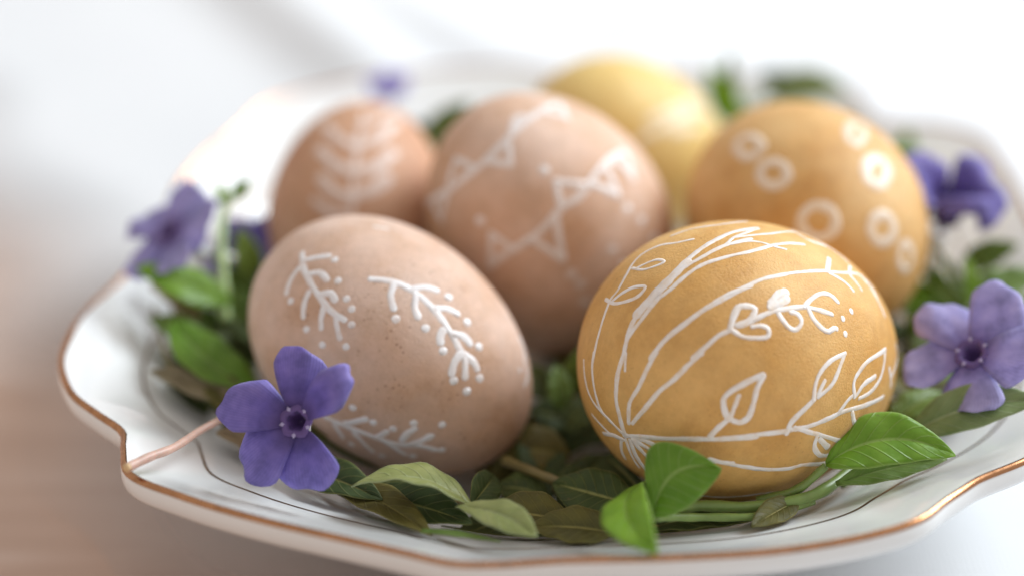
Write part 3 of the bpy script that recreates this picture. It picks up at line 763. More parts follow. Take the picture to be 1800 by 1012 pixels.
def stroke_mesh(pts, w, e, jit):
    """a raised line of paint that follows the shell; returns local verts and faces"""
    pts = [on_egg(Vector(p) * 0.001, e) for p in pts]
    hw = w * 0.001 / 2 * 1.03
    if len(pts) == 1:
        t = egg_n(pts[0], e).orthogonal().normalized()
        pts = [pts[0] - t * hw * 0.08, pts[0] + t * hw * 0.08]
    length = sum((b - a).length for a, b in zip(pts, pts[1:]))
    n = max(2, min(60, int(length / 0.06)))
    line = [on_egg(p, e) for p in catmull(pts, n)]
    d0 = (line[0] - line[1]).normalized(); d1 = (line[-1] - line[-2]).normalized()
    seq = []
    for f in (1.0, 0.93, 0.75, 0.45): seq.append((line[0] + d0 * hw * f, math.sqrt(max(0.0, 1 - f * f)) + 0.02))
    for p in line: seq.append((p, 1.0))
    for f in (0.45, 0.75, 0.93, 1.0): seq.append((line[-1] + d1 * hw * f, math.sqrt(max(0.0, 1 - f * f)) + 0.02))
    verts = []; faces = []
    acc = 0
    for i, (p, wf) in enumerate(seq):
        a = seq[max(0, i - 1)][0]; b = seq[min(len(seq) - 1, i + 1)][0]
        p = on_egg(p, e); nrm = egg_n(p, e); t = (b - a).normalized(); sd = nrm.cross(t).normalized()
        if wf == 1.0 and len(seq) > 12: wob = 1 + 0.10 * math.sin(i * 0.55 + jit) + 0.05 * math.sin(i * 1.7 + jit * 2)
        else: wob = 1
        for u, h in ((-1, -0.0008), (-0.94, 0.0020), (0, 0.0023), (0.94, 0.0020), (1, -0.0008)):
            rag = 1 + (rng.random() - 0.5) * 0.16 if abs(u) > 0.5 else 1
            q = on_egg(p + sd * u * hw * wf * wob * rag, e)
            verts.append(q + egg_n(q, e) * (h if wf > 0.3 else h * 0.4))
    for i in range(len(seq) - 1):
        for k in range(4):
            a = i * 5 + k
            faces.append((a, a + 1, a + 6, a + 5))
    return verts, faces
def build_egg(key):
    e = EGG_FIT[key]; label, base, patch, speck, amt, cover = EGG_LOOK[key]
    o = bpy.data.objects.new('painted_egg', None); COL.objects.link(o)
    o.empty_display_size = 0.01
    o.location = e['c'] * S
    o.rotation_euler = e['R'].transposed().to_euler()
    tag(o, label, 'egg', 'painted eggs on the plate')
    nu, nv = 64, 96; verts = []; faces = []
    verts.append(Vector((-e['a'], 0, 0)))
    for i in range(1, nu):
        x = -math.cos(math.pi * i / nu)
        r = e['b'] * (1 - e['k'] * x) * math.sqrt(1 - x * x)
        for j in range(nv):
            t = 2 * math.pi * j / nv
            verts.append(Vector((x * e['a'], r * math.cos(t), r * math.sin(t))))
    verts.append(Vector((e['a'], 0, 0)))
    for j in range(nv):
        faces.append((0, 1 + (j + 1) % nv, 1 + j))
        for i in range(nu - 2):
            a = 1 + i * nv + j; b = 1 + i * nv + (j + 1) % nv
            faces.append((a, b, b + nv, a + nv))
        k = 1 + (nu - 2) * nv
        faces.append((k + j, k + (j + 1) % nv, len(verts) - 1))
    def local(name, vs, fs, mat):
        me = bpy.data.meshes.new(name); me.from_pydata([tuple(v * S) for v in vs], [], fs)
        me.polygons.foreach_set('use_smooth', [True] * len(me.polygons))
        me.materials.append(mat); me.update()
        c = bpy.data.objects.new(name, me); COL.objects.link(c); c.parent = o
        return c
    local('shell', verts, faces, egg_material('egg_shell', base, patch, speck, amt))
    pm = paint_material('white_paint', base, cover)
    for mn, strokes in EGG_PAINT.get(key, {}).items():
        nm = mn.split('#')[0]
        if nm == 'painted_dot':
            for w, pts in strokes:
                v, f = stroke_mesh(pts, w, e, rng.random() * 6); local(nm, v, f, pm)
            continue
        V, Fc = [], []
        for i, (w, pts) in enumerate(strokes):
            v, f = stroke_mesh(pts, w, e, rng.random() * 6)
            k = len(V); V += [q + q.normalized() * 0.0004 * (i % 4) for q in v]; Fc += [tuple(x + k for x in g) for g in f]
        local(nm, V, Fc, pm)
for k_ in EGG_FIT: build_egg(k_)

# ---------------------------------------------------------------- periwinkle leaves, stems, flowers
ACROSS = [-1.0, -0.8, -0.55, -0.28, -0.07, 0.0, 0.07, 0.28, 0.55, 0.8, 1.0]
def leaf(parent, base, tip, hw, normal=(0, 0, 1), sag=0.12, bow=0.0, fold=0.25, twist=0.0, curl=0.0, mat='leaf_mid', wide=0.45, settle_on=True, ceiling=None):
    """base and tip in cm; sag arches the leaf along its normal, bow bends it sideways, fold lifts the halves, curl drops the tip"""
    base, tip = Vector(base), Vector(tip)
    L = (tip - base).length; e1 = (tip - base) / L
    e2 = Vector(normal).cross(e1).normalized(); e3 = e1.cross(e2)
    ns = 20; verts = []; uvs = []; faces = []
    ph = rng.random() * 6
    for i in range(ns + 1):
        s = i / ns
        arch = 4 * s * (1 - s)
        c = base + e1 * (L * s) + e3 * (sag * L * arch - curl * L * max(0, s - 0.55) ** 2 * 4) + e2 * (bow * L * arch)
        x = s ** (math.log(0.5) / math.log(wide))
        w = hw * (math.sin(math.pi * x) ** 0.75 if 0 < s < 1 else 0.0) * (1 - 0.18 * s)
        w = max(w, 0.045 if s < 0.12 else 0.012)
        a = twist * (s - 0.3); ca, sa = math.cos(a), math.sin(a)
        f2 = e2 * ca + e3 * sa; f3 = -e2 * sa + e3 * ca
        for v in ACROSS:
            av = abs(v)
            lift = fold * av * w - 0.10 * av * av * w - (0.030 * math.exp(-(v / 0.10) ** 2) if w > 0.1 else 0)
            lift += 0.022 * math.sin(s * 21 + ph + v * 1.5) * av * min(1, w / 0.3)
            p = c + f2 * (v * w) + f3 * lift
            verts.append(settle(p, 0.035) if settle_on else p)
            uvs.append((s, (v + 1) / 2))
    if ceiling and max(v.z for v in verts) > ceiling: return None
    m = len(ACROSS)
    for i in range(ns):
        for k in range(m - 1):
            q = i * m + k
            faces.append((q, q + 1, q + m + 1, q + m))
    return part('leaf', verts, faces, M[mat], parent, uvs=uvs, thick=0.02)
def stem(parent, pts, r0, r1, mat='stem_green', name='stem', n=None, settle_on=True, wob=0.07):
    n = n or 8 * (len(pts) - 1)
    line = catmull(pts, n); verts = []; faces = []; m = 10
    if settle_on: line = [settle(p, r0) for p in line]
    side = None
    for i, p in enumerate(line):
        t = (line[min(n, i + 1)] - line[max(0, i - 1)]).normalized()
        if side is None: side = t.orthogonal().normalized()
        side = (side - t * side.dot(t)).normalized(); up = t.cross(side)
        r = r0 + (r1 - r0) * i / n
        r *= 1 + wob * math.sin(i * 1.1)
        for k in range(m):
            a = 2 * math.pi * k / m
            verts.append(p + (side * math.cos(a) + up * math.sin(a)) * r)
    for i in range(n):
        for k in range(m):
            a, b = i * m + k, i * m + (k + 1) % m
            faces.append((a, b, b + m, a + m))
    faces.append(tuple(range(m - 1, -1, -1))); faces.append(tuple(n * m + k for k in range(m)))
    return part(name, verts, faces, M[mat], parent)
def sprig(loc, label, group=None):
    return root('periwinkle_sprig', loc, label, 'sprig', group)
def flower(centre, normal, roll, R, label, mat='petal', petals=None, tube_dir=None, tube_len=1.0, tube_mat='tube', pedicel=None, group='periwinkle flowers'):
    """petals: list of (angle deg, length factor, width factor, lift) in the flower's own plane"""
    c = Vector(centre); n = Vector(normal).normalized()
    ref = Vector((0, 0, 1)); ref = (ref - n * ref.dot(n)).normalized(); side = ref.cross(n)
    fl = root('periwinkle_flower', centre, label, 'flower', group)
    petals = petals or [(72 * i, 1.0, 1.0, 0.10) for i in range(5)]
    for (ang, lf, wf, lift) in petals:
        a = math.radians(ang + roll)
        d = ref * math.cos(a) + side * math.sin(a); s2 = n.cross(d)
        ns, m = 14, 13; verts = []; uvs = []; faces = []
        ph = rng.random() * 6
        for i in range(ns + 1):
            s = i / ns
            for k in range(m):
                v = k / (m - 1) * 2 - 1
                # blunt, slanted outer edge
                rout = R * lf * (1.0 - 0.22 * abs(v) ** 4 - 0.04 * v * v + 0.11 * v + 0.018 * math.sin(v * 7 + ph))
                r = R * 0.13 + (rout - R * 0.13) * s
                w = R * wf * 0.54 * (0.20 + 0.80 * min(1, s * 1.15) ** 0.75) * (1 - 0.12 * (max(0, s - 0.65) / 0.35) ** 2)
                h = R * (lift * math.sin(s * 1.9) - 0.16 * lift * 2 * s ** 3) - 0.10 * R * v * v * smooth(s) + 0.05 * R * math.exp(-(v / 0.25) ** 2) * s * (1 - s) * -2
                h += 0.045 * R * math.sin(v * 3.2 + ph) * s + 0.09 * R * v * s + 0.022 * R * math.sin(v * 9 + ph * 2) * s ** 3 + 0.05 * R * math.sin(s * 5 + ph) * s
                p = c + d * r + s2 * (v * w) + n * h
                verts.append(settle(p, 0.03)); uvs.append((s, k / (m - 1)))
        for i in range(ns):
            for k in range(m - 1):
                q = i * m + k
                faces.append((q, q + 1, q + m + 1, q + m))
        part('petal', verts, faces, M[mat], fl, uvs=uvs, thick=0.009)
    # throat: a five sided funnel with a pale ridge
    verts = []; faces = []; m = 20
    for rr, hh in ((0.26, 0.03), (0.22, 0.075), (0.16, 0.05), (0.11, -0.10), (0.06, -0.30), (0.002, -0.31)):
        for k in range(m):
            a = 2 * math.pi * k / m + math.radians(roll)
            q = rr * (1 + 0.10 * math.cos(5 * a))
            verts.append(c + (ref * math.cos(a) + side * math.sin(a)) * (q * R) + n * (hh * R))
    for i in range(5):
        for k in range(m):
            a, b = i * m + k, i * m + (k + 1) % m
            faces.append((a, b, b + m, a + m))
    th = part('throat', verts, faces, M['throat'], fl)
    for k in range(5):
        a = math.radians(roll + 36 + 72 * k)
        d = ref * math.cos(a) + side * math.sin(a); s2 = n.cross(d)
        vs = []
        for (x, y, z) in ((0.17, 0, 0.06), (0.215, -0.035, 0.08), (0.225, 0, 0.10), (0.215, 0.035, 0.08), (0.27, 0, 0.07)):
            vs.append(c + d * (x * R) + s2 * (y * R) + n * (z * R))
        part('throat_ridge', vs, [(0, 1, 2), (0, 2, 3), (1, 4, 2), (2, 4, 3)], M['throat_white'], th)
    td = Vector(tube_dir).normalized() if tube_dir else -n
    p0 = c - n * 0.36 * R; p1 = p0 - n * 0.20 * R + td * tube_len * 0.3; p2 = p1 + td * tube_len * 0.7
    stem(fl, [p0, p1, p2], 0.13 * R, 0.075 * R, tube_mat, 'flower_tube', settle_on=False)
    if pedicel: stem(fl, [p2] + [Vector(p) for p in pedicel], 0.07, 0.06, 'stem_green', 'stalk')
    return fl

CAMV = Vector(CAM_LOC)
# --- front: the pale pair of leaves on the rim, left of the middle
sp = sprig((-1.63, -8.30, 2.50), 'sprig with two pale grey green leaves lying over the front rim')
leaf(sp, (-1.59, -8.51, 2.62), (-3.44, -8.28, 2.85), 0.50, (0.05, 0.25, 1), 0.16, -0.05, 0.25, mat='leaf_pale', wide=0.48)
leaf(sp, (-1.83, -8.66, 2.75), (-0.63, -9.75, 2.95), 0.30, (0.2, -0.45, 1), 0.05, 0.05, 0.15, 0.5, mat='leaf_pale', wide=0.55)
stem(sp, [(-1.59, -8.41, 2.55), (-2.15, -7.69, 2.20), (-2.91, -6.76, 1.70), (-3.64, -5.66, 1.20)], 0.07, 0.08, 'stem_olive')
leaf(sp, (-1.61, -8.00, 2.35), (-1.29, -6.95, 2.20), 0.28, (0.5, -0.4, 0.8), 0.1, mat='leaf_dark')

# --- front: the bright pair in front of the mustard egg
sp = sprig((1.20, -8.58, 2.50), 'sprig with two bright green curled leaves in front of the mustard egg')
leaf(sp, (1.12, -9.06, 2.85), (2.11, -8.78, 3.50), 0.58, (-0.35, -0.85, 0.45), 0.02, 0.28, 0.10, 0.2, mat='leaf_bright', wide=0.5, settle_on=False)
leaf(sp, (1.01, -8.37, 3.00), (1.04, -10.95, 3.45), 0.42, (-0.35, -0.55, 0.80), 0.10, -0.11, 0.25, 0.0, mat='leaf_bright', wide=0.56, settle_on=False)
stem(sp, [(1.02, -8.41, 2.98), (1.11, -8.83, 2.85), (1.14, -9.00, 2.80)], 0.045, 0.06, 'stem_green', 'stem', settle_on=False)
stem(sp, [(1.12, -9.00, 2.80), (1.41, -8.62, 2.65), (1.87, -8.27, 2.50), (2.75, -8.15, 2.40), (3.56, -7.96, 2.45), (4.16, -7.39, 2.45), (5.08, -6.00, 2.30)], 0.085, 0.10, 'stem_green')
stem(sp, [(1.17, -8.96, 2.75), (1.40, -8.73, 2.60), (1.94, -8.51, 2.45), (2.82, -8.39, 2.40), (3.66, -7.92, 2.35)], 0.07, 0.06, 'stem_green')

# --- right front: the large light leaf pointing to the rim
sp = sprig((3.93, -7.42, 2.50), 'sprig with a broad light green leaf pointing right over the rim')
leaf(sp, (3.82, -7.80, 2.95), (5.82, -7.71, 3.05), 0.50, (-0.05, -0.50, 0.85), 0.06, 0.15, 0.18, 0.3, mat='leaf_bright', wide=0.45)
leaf(sp, (4.00, -7.82, 2.60), (5.77, -7.38, 2.78), 0.26, (0.1, -0.3, 1), 0.03, 0.02, 0.1, mat='leaf_mid', wide=0.5)
stem(sp, [(3.83, -7.77, 2.90), (3.39, -7.83, 2.50), (2.79, -7.84, 2.30)], 0.06, 0.08, 'stem_green')
leaf(sp, (3.38, -7.99, 2.40), (2.60, -8.84, 2.50), 0.25, (0.2, -0.3, 1), 0.03, mat='leaf_olive')

# --- right edge: the ribbed leaf under the lavender flower
sp = sprig((5.52, -5.56, 2.30), 'sprig with a long ribbed leaf under the lavender flower at the right edge')
leaf(sp, (5.30, -6.59, 2.75), (7.27, -6.80, 3.50), 0.42, (-0.05, -0.55, 0.85), 0.07, 0.05, 0.2, mat='leaf_pale', wide=0.48)
leaf(sp, (5.10, -5.82, 2.35), (6.13, -5.07, 2.60), 0.30, (-0.2, -0.3, 0.9), 0.15, mat='leaf_mid')
leaf(sp, (5.45, -5.38, 2.30), (7.05, -4.66, 2.60), 0.30, (0.1, -0.2, 0.9), 0.1, mat='leaf_olive')
leaf(sp, (5.30, -5.84, 2.20), (5.02, -5.11, 2.30), 0.30, (0.1, -0.5, 0.8), 0.1, mat='leaf_dark')
stem(sp, [(5.45, -6.01, 2.50), (5.06, -6.19, 2.20), (4.20, -7.20, 2.20)], 0.06, 0.08, 'stem_green')

# --- left: leaves standing beside the beige egg
sp = sprig((-5.65, -3.08, 2.00), 'sprig with broad green leaves standing left of the beige pink egg')
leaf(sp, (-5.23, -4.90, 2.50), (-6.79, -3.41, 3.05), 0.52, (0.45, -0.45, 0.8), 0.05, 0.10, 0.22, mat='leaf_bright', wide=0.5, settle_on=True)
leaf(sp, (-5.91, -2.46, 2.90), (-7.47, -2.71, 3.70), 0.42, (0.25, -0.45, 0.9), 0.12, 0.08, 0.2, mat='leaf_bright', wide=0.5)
leaf(sp, (-5.69, -2.48, 2.00), (-5.73, -2.23, 3.00), 0.36, (0.2, -0.9, 0.4), 0.1, mat='leaf_mid')
leaf(sp, (-5.98, -2.63, 2.20), (-6.82, -2.65, 2.80), 0.34, (0.2, -0.4, 0.9), 0.1, mat='leaf_mid')
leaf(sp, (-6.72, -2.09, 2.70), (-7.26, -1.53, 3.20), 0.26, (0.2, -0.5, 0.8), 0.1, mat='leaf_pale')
leaf(sp, (-5.63, -3.28, 2.00), (-6.92, -2.99, 2.40), 0.38, (0.0, -0.4, 0.9), 0.1, mat='leaf_dark')
stem(sp, [(-5.25, -4.73, 2.40), (-5.55, -3.08, 2.00), (-5.76, -2.10, 1.90), (-6.11, -1.48, 2.20)], 0.07, 0.06, 'stem_green')

leaf(sp, (-6.27, -1.69, 2.60), (-7.01, -2.01, 3.00), 0.34, (0.1, -0.4, 0.9), 0.1, mat='leaf_mid')
leaf(sp, (-5.72, -1.44, 2.00), (-6.08, -1.36, 3.00), 0.34, (0.3, -0.7, 0.6), 0.1, mat='leaf_mid')
leaf(sp, (-5.45, -3.08, 2.00), (-6.27, -2.53, 2.60), 0.36, (0.2, -0.5, 0.8), 0.1, mat='leaf_dark')
stem(sp, [(-6.98, -2.25, 2.90), (-6.57, -3.34, 2.60), (-5.93, -3.99, 2.30), (-5.31, -4.41, 2.10)], 0.045, 0.05, 'stem_olive')
stem(sp, [(-7.22, -2.67, 2.90), (-6.76, -4.13, 2.60), (-6.22, -4.75, 2.30)], 0.04, 0.05, 'stem_olive')

leaf(sp, (-6.28, -3.36, 2.50), (-7.23, -3.17, 2.95), 0.30, (0.3, -0.4, 0.85), 0.12, mat='leaf_mid')
leaf(sp, (-5.70, -1.26, 2.60), (-5.86, -1.17, 3.70), 0.30, (0.3, -0.6, 0.7), 0.1, mat='leaf_mid')
leaf(sp, (-6.41, -2.90, 2.80), (-7.32, -2.39, 3.20), 0.22, (0.3, -0.4, 0.85), 0.12, mat='leaf_brown')

# --- left: the cut pinkish stem that reaches over the gold edge
sp = sprig((-6.80, -8.48, 3.30), 'sprig whose pinkish cut stem rests across the gold edge at the left')
st = stem(sp, [(-6.76, -8.65, 3.42), (-6.48, -8.25, 3.36), (-6.18, -7.75, 3.22), (-5.90, -7.00, 3.05), (-5.61, -6.47, 2.95), (-5.07, -4.82, 2.40)], 0.078, 0.052, 'stem_pink', settle_on=False, wob=0.03)
stem(st, [(-6.77, -8.67, 3.43), (-6.74, -8.63, 3.42)], 0.062, 0.075, 'stem_cut', 'cut_end', n=3, settle_on=False)
leaf(sp, (-5.32, -5.13, 2.40), (-7.04, -4.61, 2.75), 0.34, (0.0, -0.3, 1), 0.06, mat='leaf_brown')
leaf(sp, (-5.39, -5.47, 2.30), (-6.47, -4.13, 2.60), 0.36, (0.2, -0.3, 0.9), 0.1, mat='leaf_olive')
leaf(sp, (-4.70, -6.05, 2.00), (-5.74, -6.32, 2.60), 0.34, (0.0, -0.4, 1), 0.1, mat='leaf_brown')

# --- under the violet flower
sp = sprig((-4.10, -6.56, 2.00), 'sprig with dark leaves under the violet flower, against the inner gold line')
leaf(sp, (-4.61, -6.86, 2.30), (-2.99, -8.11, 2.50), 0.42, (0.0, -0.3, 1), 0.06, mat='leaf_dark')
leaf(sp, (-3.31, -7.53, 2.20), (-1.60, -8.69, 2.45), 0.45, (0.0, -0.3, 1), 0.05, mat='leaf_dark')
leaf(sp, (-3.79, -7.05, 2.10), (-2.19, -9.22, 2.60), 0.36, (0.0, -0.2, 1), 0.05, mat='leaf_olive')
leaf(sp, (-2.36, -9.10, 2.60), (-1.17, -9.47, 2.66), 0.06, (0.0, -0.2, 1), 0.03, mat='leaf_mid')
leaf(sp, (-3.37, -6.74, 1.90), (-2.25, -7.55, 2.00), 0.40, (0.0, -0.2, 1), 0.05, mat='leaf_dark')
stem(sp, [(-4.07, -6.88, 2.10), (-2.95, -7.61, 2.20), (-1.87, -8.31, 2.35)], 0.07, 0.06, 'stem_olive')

# --- middle front gap between the two front eggs
sp = sprig((0.46, -6.78, 1.60), 'sprig with flat dark leaves in the gap between the two front eggs')
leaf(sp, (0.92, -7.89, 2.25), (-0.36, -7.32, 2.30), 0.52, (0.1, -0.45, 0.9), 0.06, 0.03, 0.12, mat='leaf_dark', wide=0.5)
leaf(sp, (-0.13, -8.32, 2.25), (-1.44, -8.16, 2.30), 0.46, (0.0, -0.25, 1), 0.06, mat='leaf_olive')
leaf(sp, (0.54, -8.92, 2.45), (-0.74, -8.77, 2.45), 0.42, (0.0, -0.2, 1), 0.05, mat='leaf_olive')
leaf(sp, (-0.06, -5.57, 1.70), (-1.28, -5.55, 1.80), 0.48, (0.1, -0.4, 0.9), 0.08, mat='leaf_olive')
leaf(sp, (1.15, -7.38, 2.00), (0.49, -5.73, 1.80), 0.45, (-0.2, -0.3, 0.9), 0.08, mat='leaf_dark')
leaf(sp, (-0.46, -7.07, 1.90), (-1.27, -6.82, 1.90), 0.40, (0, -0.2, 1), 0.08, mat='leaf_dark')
stem(sp, [(-1.13, -6.26, 2.05), (-0.68, -6.76, 2.15), (-0.19, -7.20, 2.20), (0.42, -7.69, 2.20)], 0.085, 0.075, 'stem_olive')

sp = sprig((-0.15, -2.94, 1.80), 'small sprig with fresh green leaves behind the gap of the two front eggs')
leaf(sp, (-0.19, -4.62, 2.00), (-0.28, -4.13, 2.60), 0.24, (0.3, -0.85, 0.4), 0.1, mat='leaf_mid')
leaf(sp, (-0.03, -3.88, 1.90), (0.18, -3.72, 2.70), 0.28, (0.2, -0.9, 0.4), 0.1, mat='leaf_mid')
leaf(sp, (-0.42, -3.91, 1.80), (-0.71, -3.43, 2.20), 0.30, (0.0, -0.7, 0.6), 0.1, mat='leaf_dark')
leaf(sp, (-0.04, -4.49, 1.70), (-0.71, -4.45, 1.90), 0.40, (0.0, -0.4, 0.9), 0.1, mat='leaf_dark')
leaf(sp, (-0.14, -4.69, 1.60), (0.36, -4.07, 1.90), 0.34, (0.0, -0.5, 0.9), 0.1, mat='leaf_dark')
stem(sp, [(-0.18, -4.38, 1.80), (-0.13, -4.05, 2.00), (-0.02, -3.43, 2.20)], 0.05, 0.04, 'stem_green')

# --- right: fresh shoots between the orange egg and the lavender flower
sp = sprig((6.76, -0.94, 2.20), 'sprig with bright narrow shoots between the ringed egg and the lavender flower')
for (a, b, hw, m) in (((6.51, -1.80, 2.20), (6.12, -1.42, 2.80), 0.32, 'leaf_bright'), ((6.72, -1.80, 2.20), (6.54, -1.75, 3.20), 0.18, 'leaf_bright'), ((7.01, -1.75, 2.40), (7.49, -1.75, 3.20), 0.16, 'leaf_bright'), ((6.52, -1.83, 2.10), (6.00, -1.75, 2.40), 0.34, 'leaf_bright'), ((6.96, -2.53, 2.60), (6.31, -1.36, 3.00), 0.22, 'leaf_mid'), ((7.07, -2.90, 2.80), (6.94, -2.08, 3.60), 0.16, 'leaf_bright'), ((5.98, -2.63, 2.20), (6.34, -2.46, 2.90), 0.26, 'leaf_mid'), ((7.10, -1.69, 2.60), (6.56, -1.48, 3.40), 0.12, 'leaf_pale')):
    leaf(sp, a, b, hw, (-0.1, -0.7, 0.6), 0.08, mat=m)
leaf(sp, (6.94, -2.46, 2.90), (8.31, -1.92, 3.20), 0.36, (0.0, -0.4, 0.9), 0.05, mat='leaf_mid')
leaf(sp, (7.12, -3.70, 2.80), (7.88, -2.62, 3.10), 0.34, (0.0, -0.5, 0.9), 0.05, mat='leaf_pale')
leaf(sp, (7.22, -3.08, 2.90), (7.99, -3.40, 3.30), 0.34, (0.0, -0.5, 0.9), 0.05, mat='leaf_bright')
leaf(sp, (6.40, -2.99, 2.40), (6.02, -2.06, 2.80), 0.30, (-0.1, -0.6, 0.7), 0.05, mat='leaf_bright')
leaf(sp, (7.07, -1.17, 2.90), (8.02, -1.25, 3.40), 0.30, (-0.1, -0.5, 0.8), 0.05, mat='leaf_mid')
leaf(sp, (6.87, -4.13, 2.60), (5.63, -4.70, 2.60), 0.3, (0.0, -0.5, 0.9), 0.05, mat='leaf_bright')
stem(sp, [(6.71, -1.65, 2.00), (6.80, -1.56, 2.30), (7.08, -1.26, 2.60)], 0.06, 0.05, 'stem_green')

# --- back: leaves that show between and behind the eggs
sp = sprig((3.73, 5.93, 2.60), 'sprig with upright green leaves at the back, between the yellow and the ringed egg')
leaf(sp, (3.66, 4.75, 3.00), (2.97, 5.38, 4.10), 0.34, (-0.5, -0.8, 0.3), 0.08, mat='leaf_bright')
leaf(sp, (3.64, 5.17, 3.00), (3.46, 5.80, 4.30), 0.22, (-0.7, -0.6, 0.3), 0.08, mat='leaf_pale')
stem(sp, [(3.68, 4.88, 2.90), (3.73, 4.65, 2.60), (3.68, 5.13, 2.00)], 0.06, 0.06, 'stem_green')
sp = sprig((5.37, 6.96, 2.80), 'sprig with a grey green leaf resting on the far rim behind the ringed egg')
leaf(sp, (4.29, 6.03, 3.20), (5.83, 5.38, 3.60), 0.45, (0.0, -0.6, 0.8), 0.1, mat='leaf_pale')
leaf(sp, (4.93, 6.35, 3.00), (4.05, 6.13, 3.60), 0.35, (0.0, -0.6, 0.8), 0.1, mat='leaf_dark')
stem(sp, [(4.29, 6.03, 3.20), (4.10, 6.21, 2.80), (3.90, 6.40, 2.20)], 0.05, 0.06, 'stem_green')
sp = sprig((6.93, 4.52, 2.60), 'small green leaf tip beside the ringed egg, in front of the far right rim')
leaf(sp, (6.72, 3.83, 2.60), (6.85, 3.76, 3.40), 0.24, (0.0, -0.8, 0.5), 0.05, mat='leaf_bright')
stem(sp, [(6.75, 3.99, 2.50), (6.68, 4.04, 2.00)], 0.05, 0.05, 'stem_green')
sp = sprig((-2.55, 6.24, 2.40), 'sprig with shaded leaves behind, between the fern painted and the bunting egg')
leaf(sp, (-2.69, 3.78, 3.00), (-1.84, 3.79, 4.00), 0.36, (0.1, -0.8, 0.6), 0.1, mat='leaf_mid')
leaf(sp, (-2.49, 4.38, 2.60), (-2.98, 4.12, 3.40), 0.36, (0.1, -0.8, 0.6), 0.1, mat='leaf_olive')
leaf(sp, (-2.47, 3.78, 3.00), (-2.11, 3.40, 3.60), 0.25, (0.0, -0.8, 0.6), 0.1, mat='leaf_pale')
stem(sp, [(-2.64, 3.94, 2.90), (-2.61, 4.42, 2.20)], 0.05, 0.05, 'stem_green')
sp = sprig((-6.09, 2.24, 2.00), 'sprig with dark leaves left of the fern painted egg')
leaf(sp, (-5.56, 0.06, 1.90), (-6.11, 0.79, 2.90), 0.45, (0.2, -0.7, 0.6), 0.1, mat='leaf_dark')
leaf(sp, (-5.64, -0.20, 1.80), (-5.94, 0.87, 2.20), 0.45, (0.2, -0.6, 0.7), 0.1, mat='leaf_olive')
leaf(sp, (-5.71, -0.64, 1.80), (-6.64, -0.50, 2.20), 0.45, (0.0, -0.5, 0.9), 0.1, mat='leaf_dark')
stem(sp, [(-5.55, -0.05, 1.90), (-5.65, -0.27, 1.60), (-5.48, -1.03, 1.30)], 0.06, 0.06, 'stem_olive')

# --- bed of sprigs that fills the well under and between the eggs
BED = [((-5.6, -5.2), 'leafy sprig at the left of the well, beneath the beige pink egg'),
       ((-4.0, -7.2), 'leafy sprig at the front left of the well, below the violet flower'),
       ((-0.6, -6.6), 'leafy sprig at the bottom of the gap between the two front eggs'),
       ((0.9, -7.6), 'leafy sprig lying left of the mustard egg in the front of the well'),
       ((3.6, -8.0), 'leafy sprig pressed under the front of the mustard egg'),
       ((5.8, -5.0), 'leafy sprig at the right of the well, beside the mustard egg'),
       ((6.4, -1.6), 'leafy sprig at the right of the well, below the purple flower'),
       ((-0.2, -3.8), 'leafy sprig in the deep gap between the three nearest eggs'),
       ((1.9, -1.8), 'leafy sprig in the gap between the bunting and the ringed egg'),
       ((-6.3, -2.2), 'leafy sprig at the left of the well, left of the fern painted egg')]
def in_well(p, lim=7.0):
    v = p.xy - PC
    if v.length > lim: v *= lim / v.length
    return Vector((PC.x + v.x, PC.y + v.y, p.z))
for (bx, by), label in BED:
    z0 = plate_z(bx, by) + 0.12
    sp = sprig((bx, by, z0), label)
    a0 = rng.random() * 6.28
    d = Vector((math.cos(a0), math.sin(a0), 0))
    b0 = Vector((bx, by, z0))
    pts = [b0 - d * 1.6 + Vector((0, 0, 0.1)), b0 - d * 0.6 + Vector((0, 0, 0.15)), b0 + d * 0.6 + Vector((0, 0, 0.2)), b0 + d * 1.5 + Vector((0, 0, 0.3))]
    pts = [in_well(p, 6.6) for p in pts]
    stem(sp, pts, 0.06, 0.05, rng.choice(['stem_olive', 'stem_green']))
    got = 0
    for q in range(40):
        if got >= 7: break
        t = rng.random() * 2.6 - 1.3
        nb = b0 + d * t + Vector((0, 0, 0.08 + 0.05 * (q % 9)))
        aa = a0 + rng.choice([-1, 1]) * (0.6 + rng.random() * 0.9)
        ln = 1.5 + rng.random() * 0.9
        tp = nb + Vector((math.cos(aa) * ln, math.sin(aa) * ln, 0.05 + rng.random() * 0.35))
        tp = in_well(tp); nb = in_well(nb)
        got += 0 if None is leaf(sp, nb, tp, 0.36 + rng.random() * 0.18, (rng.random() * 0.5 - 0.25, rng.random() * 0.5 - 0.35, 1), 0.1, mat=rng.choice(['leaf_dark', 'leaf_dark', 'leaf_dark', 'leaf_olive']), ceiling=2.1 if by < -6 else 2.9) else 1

    if not got:                       # no room for a leaf there: no sprig
        for ch in list(sp.children): bpy.data.objects.remove(ch)
        bpy.data.objects.remove(sp)

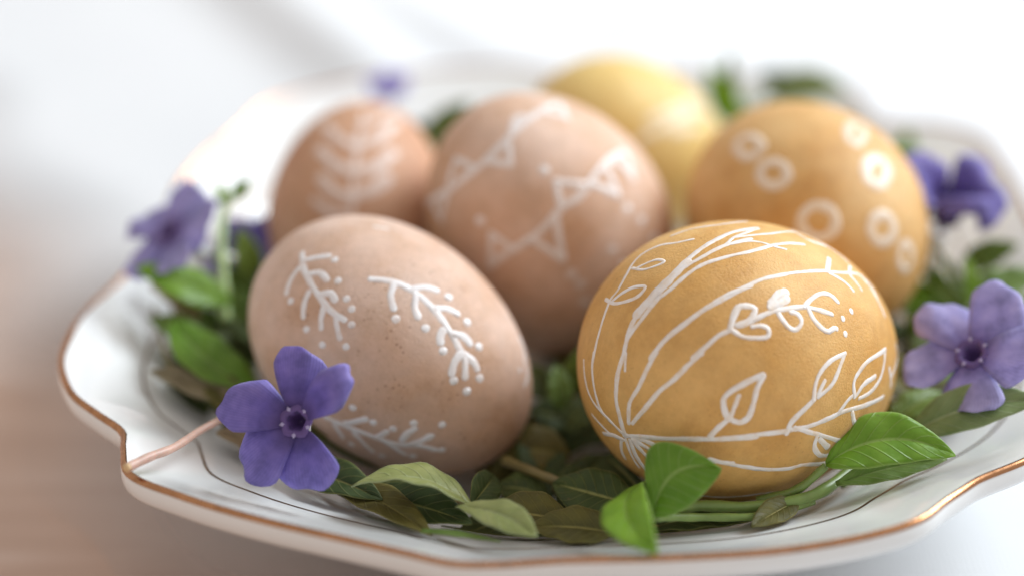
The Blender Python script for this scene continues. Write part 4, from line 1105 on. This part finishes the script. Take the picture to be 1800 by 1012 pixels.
# --- flowers
flower((-4.26, -7.94, 3.80), (-0.18, -0.84, 0.52), 0, 0.97, 'violet five petalled periwinkle in sharp focus, leaning on the beige pink egg', 'petal',
       [(0, 1.14, 0.92, 0.14), (47, 1.20, 0.62, 0.50), (164, 1.08, 1.12, 0.0), (-138, 1.16, 0.98, 0.05), (-78, 1.22, 0.90, 0.12)], tube_dir=(-0.2, 0.5, -0.8), tube_len=0.9)
flower((6.32, -5.97, 3.85), (-0.42, -0.42, 0.80), 0, 1.06, 'lavender periwinkle flower at the right, beside the mustard egg', 'petal_light',
       [(2, 1.16, 1.02, 0.15), (-66, 1.14, 0.90, 0.12), (-126, 1.04, 0.90, 0.05), (152, 0.98, 1.0, 0.0), (70, 1.05, 1.0, 0.2)], tube_dir=(0.1, 0.6, -0.7), tube_len=0.9)
flower((-6.94, -2.00, 4.00), (-0.50, -0.35, 0.80), 50, 1.0, 'blurred violet periwinkle hanging over the left rim', 'petal_light',
       None, tube_dir=(0.75, 0.1, -0.2), tube_len=0.8)
flower((6.74, -0.83, 3.70), (0.15, -0.30, 0.95), 30, 1.05, 'blurred purple periwinkle seen from behind near the far right rim', 'petal',
       [(-45, 1.1, 0.9, 0.9), (35, 1.1, 0.9, 0.9), (100, 0.9, 0.9, 0.9), (170, 0.7, 0.9, 1.2), (-110, 0.9, 0.9, 0.9)], tube_dir=(0.0, -0.25, -1), tube_len=1.3, pedicel=[(6.77, -1.26, 2.60)])
flower((-3.53, 5.53, 3.60), (0.0, -0.3, 0.9), 10, 0.45, 'tiny blurred lavender flower at the back above the fern painted egg', 'petal_light', None, tube_len=0.6)
flower((-5.89, -0.22, 2.70), (-0.2, -0.6, 0.6), 40, 0.75, 'shaded dark violet flower tucked between left leaves and the egg', 'petal', None, tube_len=0.6)
# the light green flower stalk that stands in front of the left leaves
sp = sprig((-6.05, -2.53, 2.60), 'light green upright stalk standing among the leaves at the left')
stem(sp, [(-6.01, -2.63, 2.60), (-6.06, -2.20, 3.10), (-6.13, -1.65, 3.60), (-6.11, -1.10, 4.00), (-5.93, -0.93, 4.20)], 0.115, 0.06, 'calyx', settle_on=False)
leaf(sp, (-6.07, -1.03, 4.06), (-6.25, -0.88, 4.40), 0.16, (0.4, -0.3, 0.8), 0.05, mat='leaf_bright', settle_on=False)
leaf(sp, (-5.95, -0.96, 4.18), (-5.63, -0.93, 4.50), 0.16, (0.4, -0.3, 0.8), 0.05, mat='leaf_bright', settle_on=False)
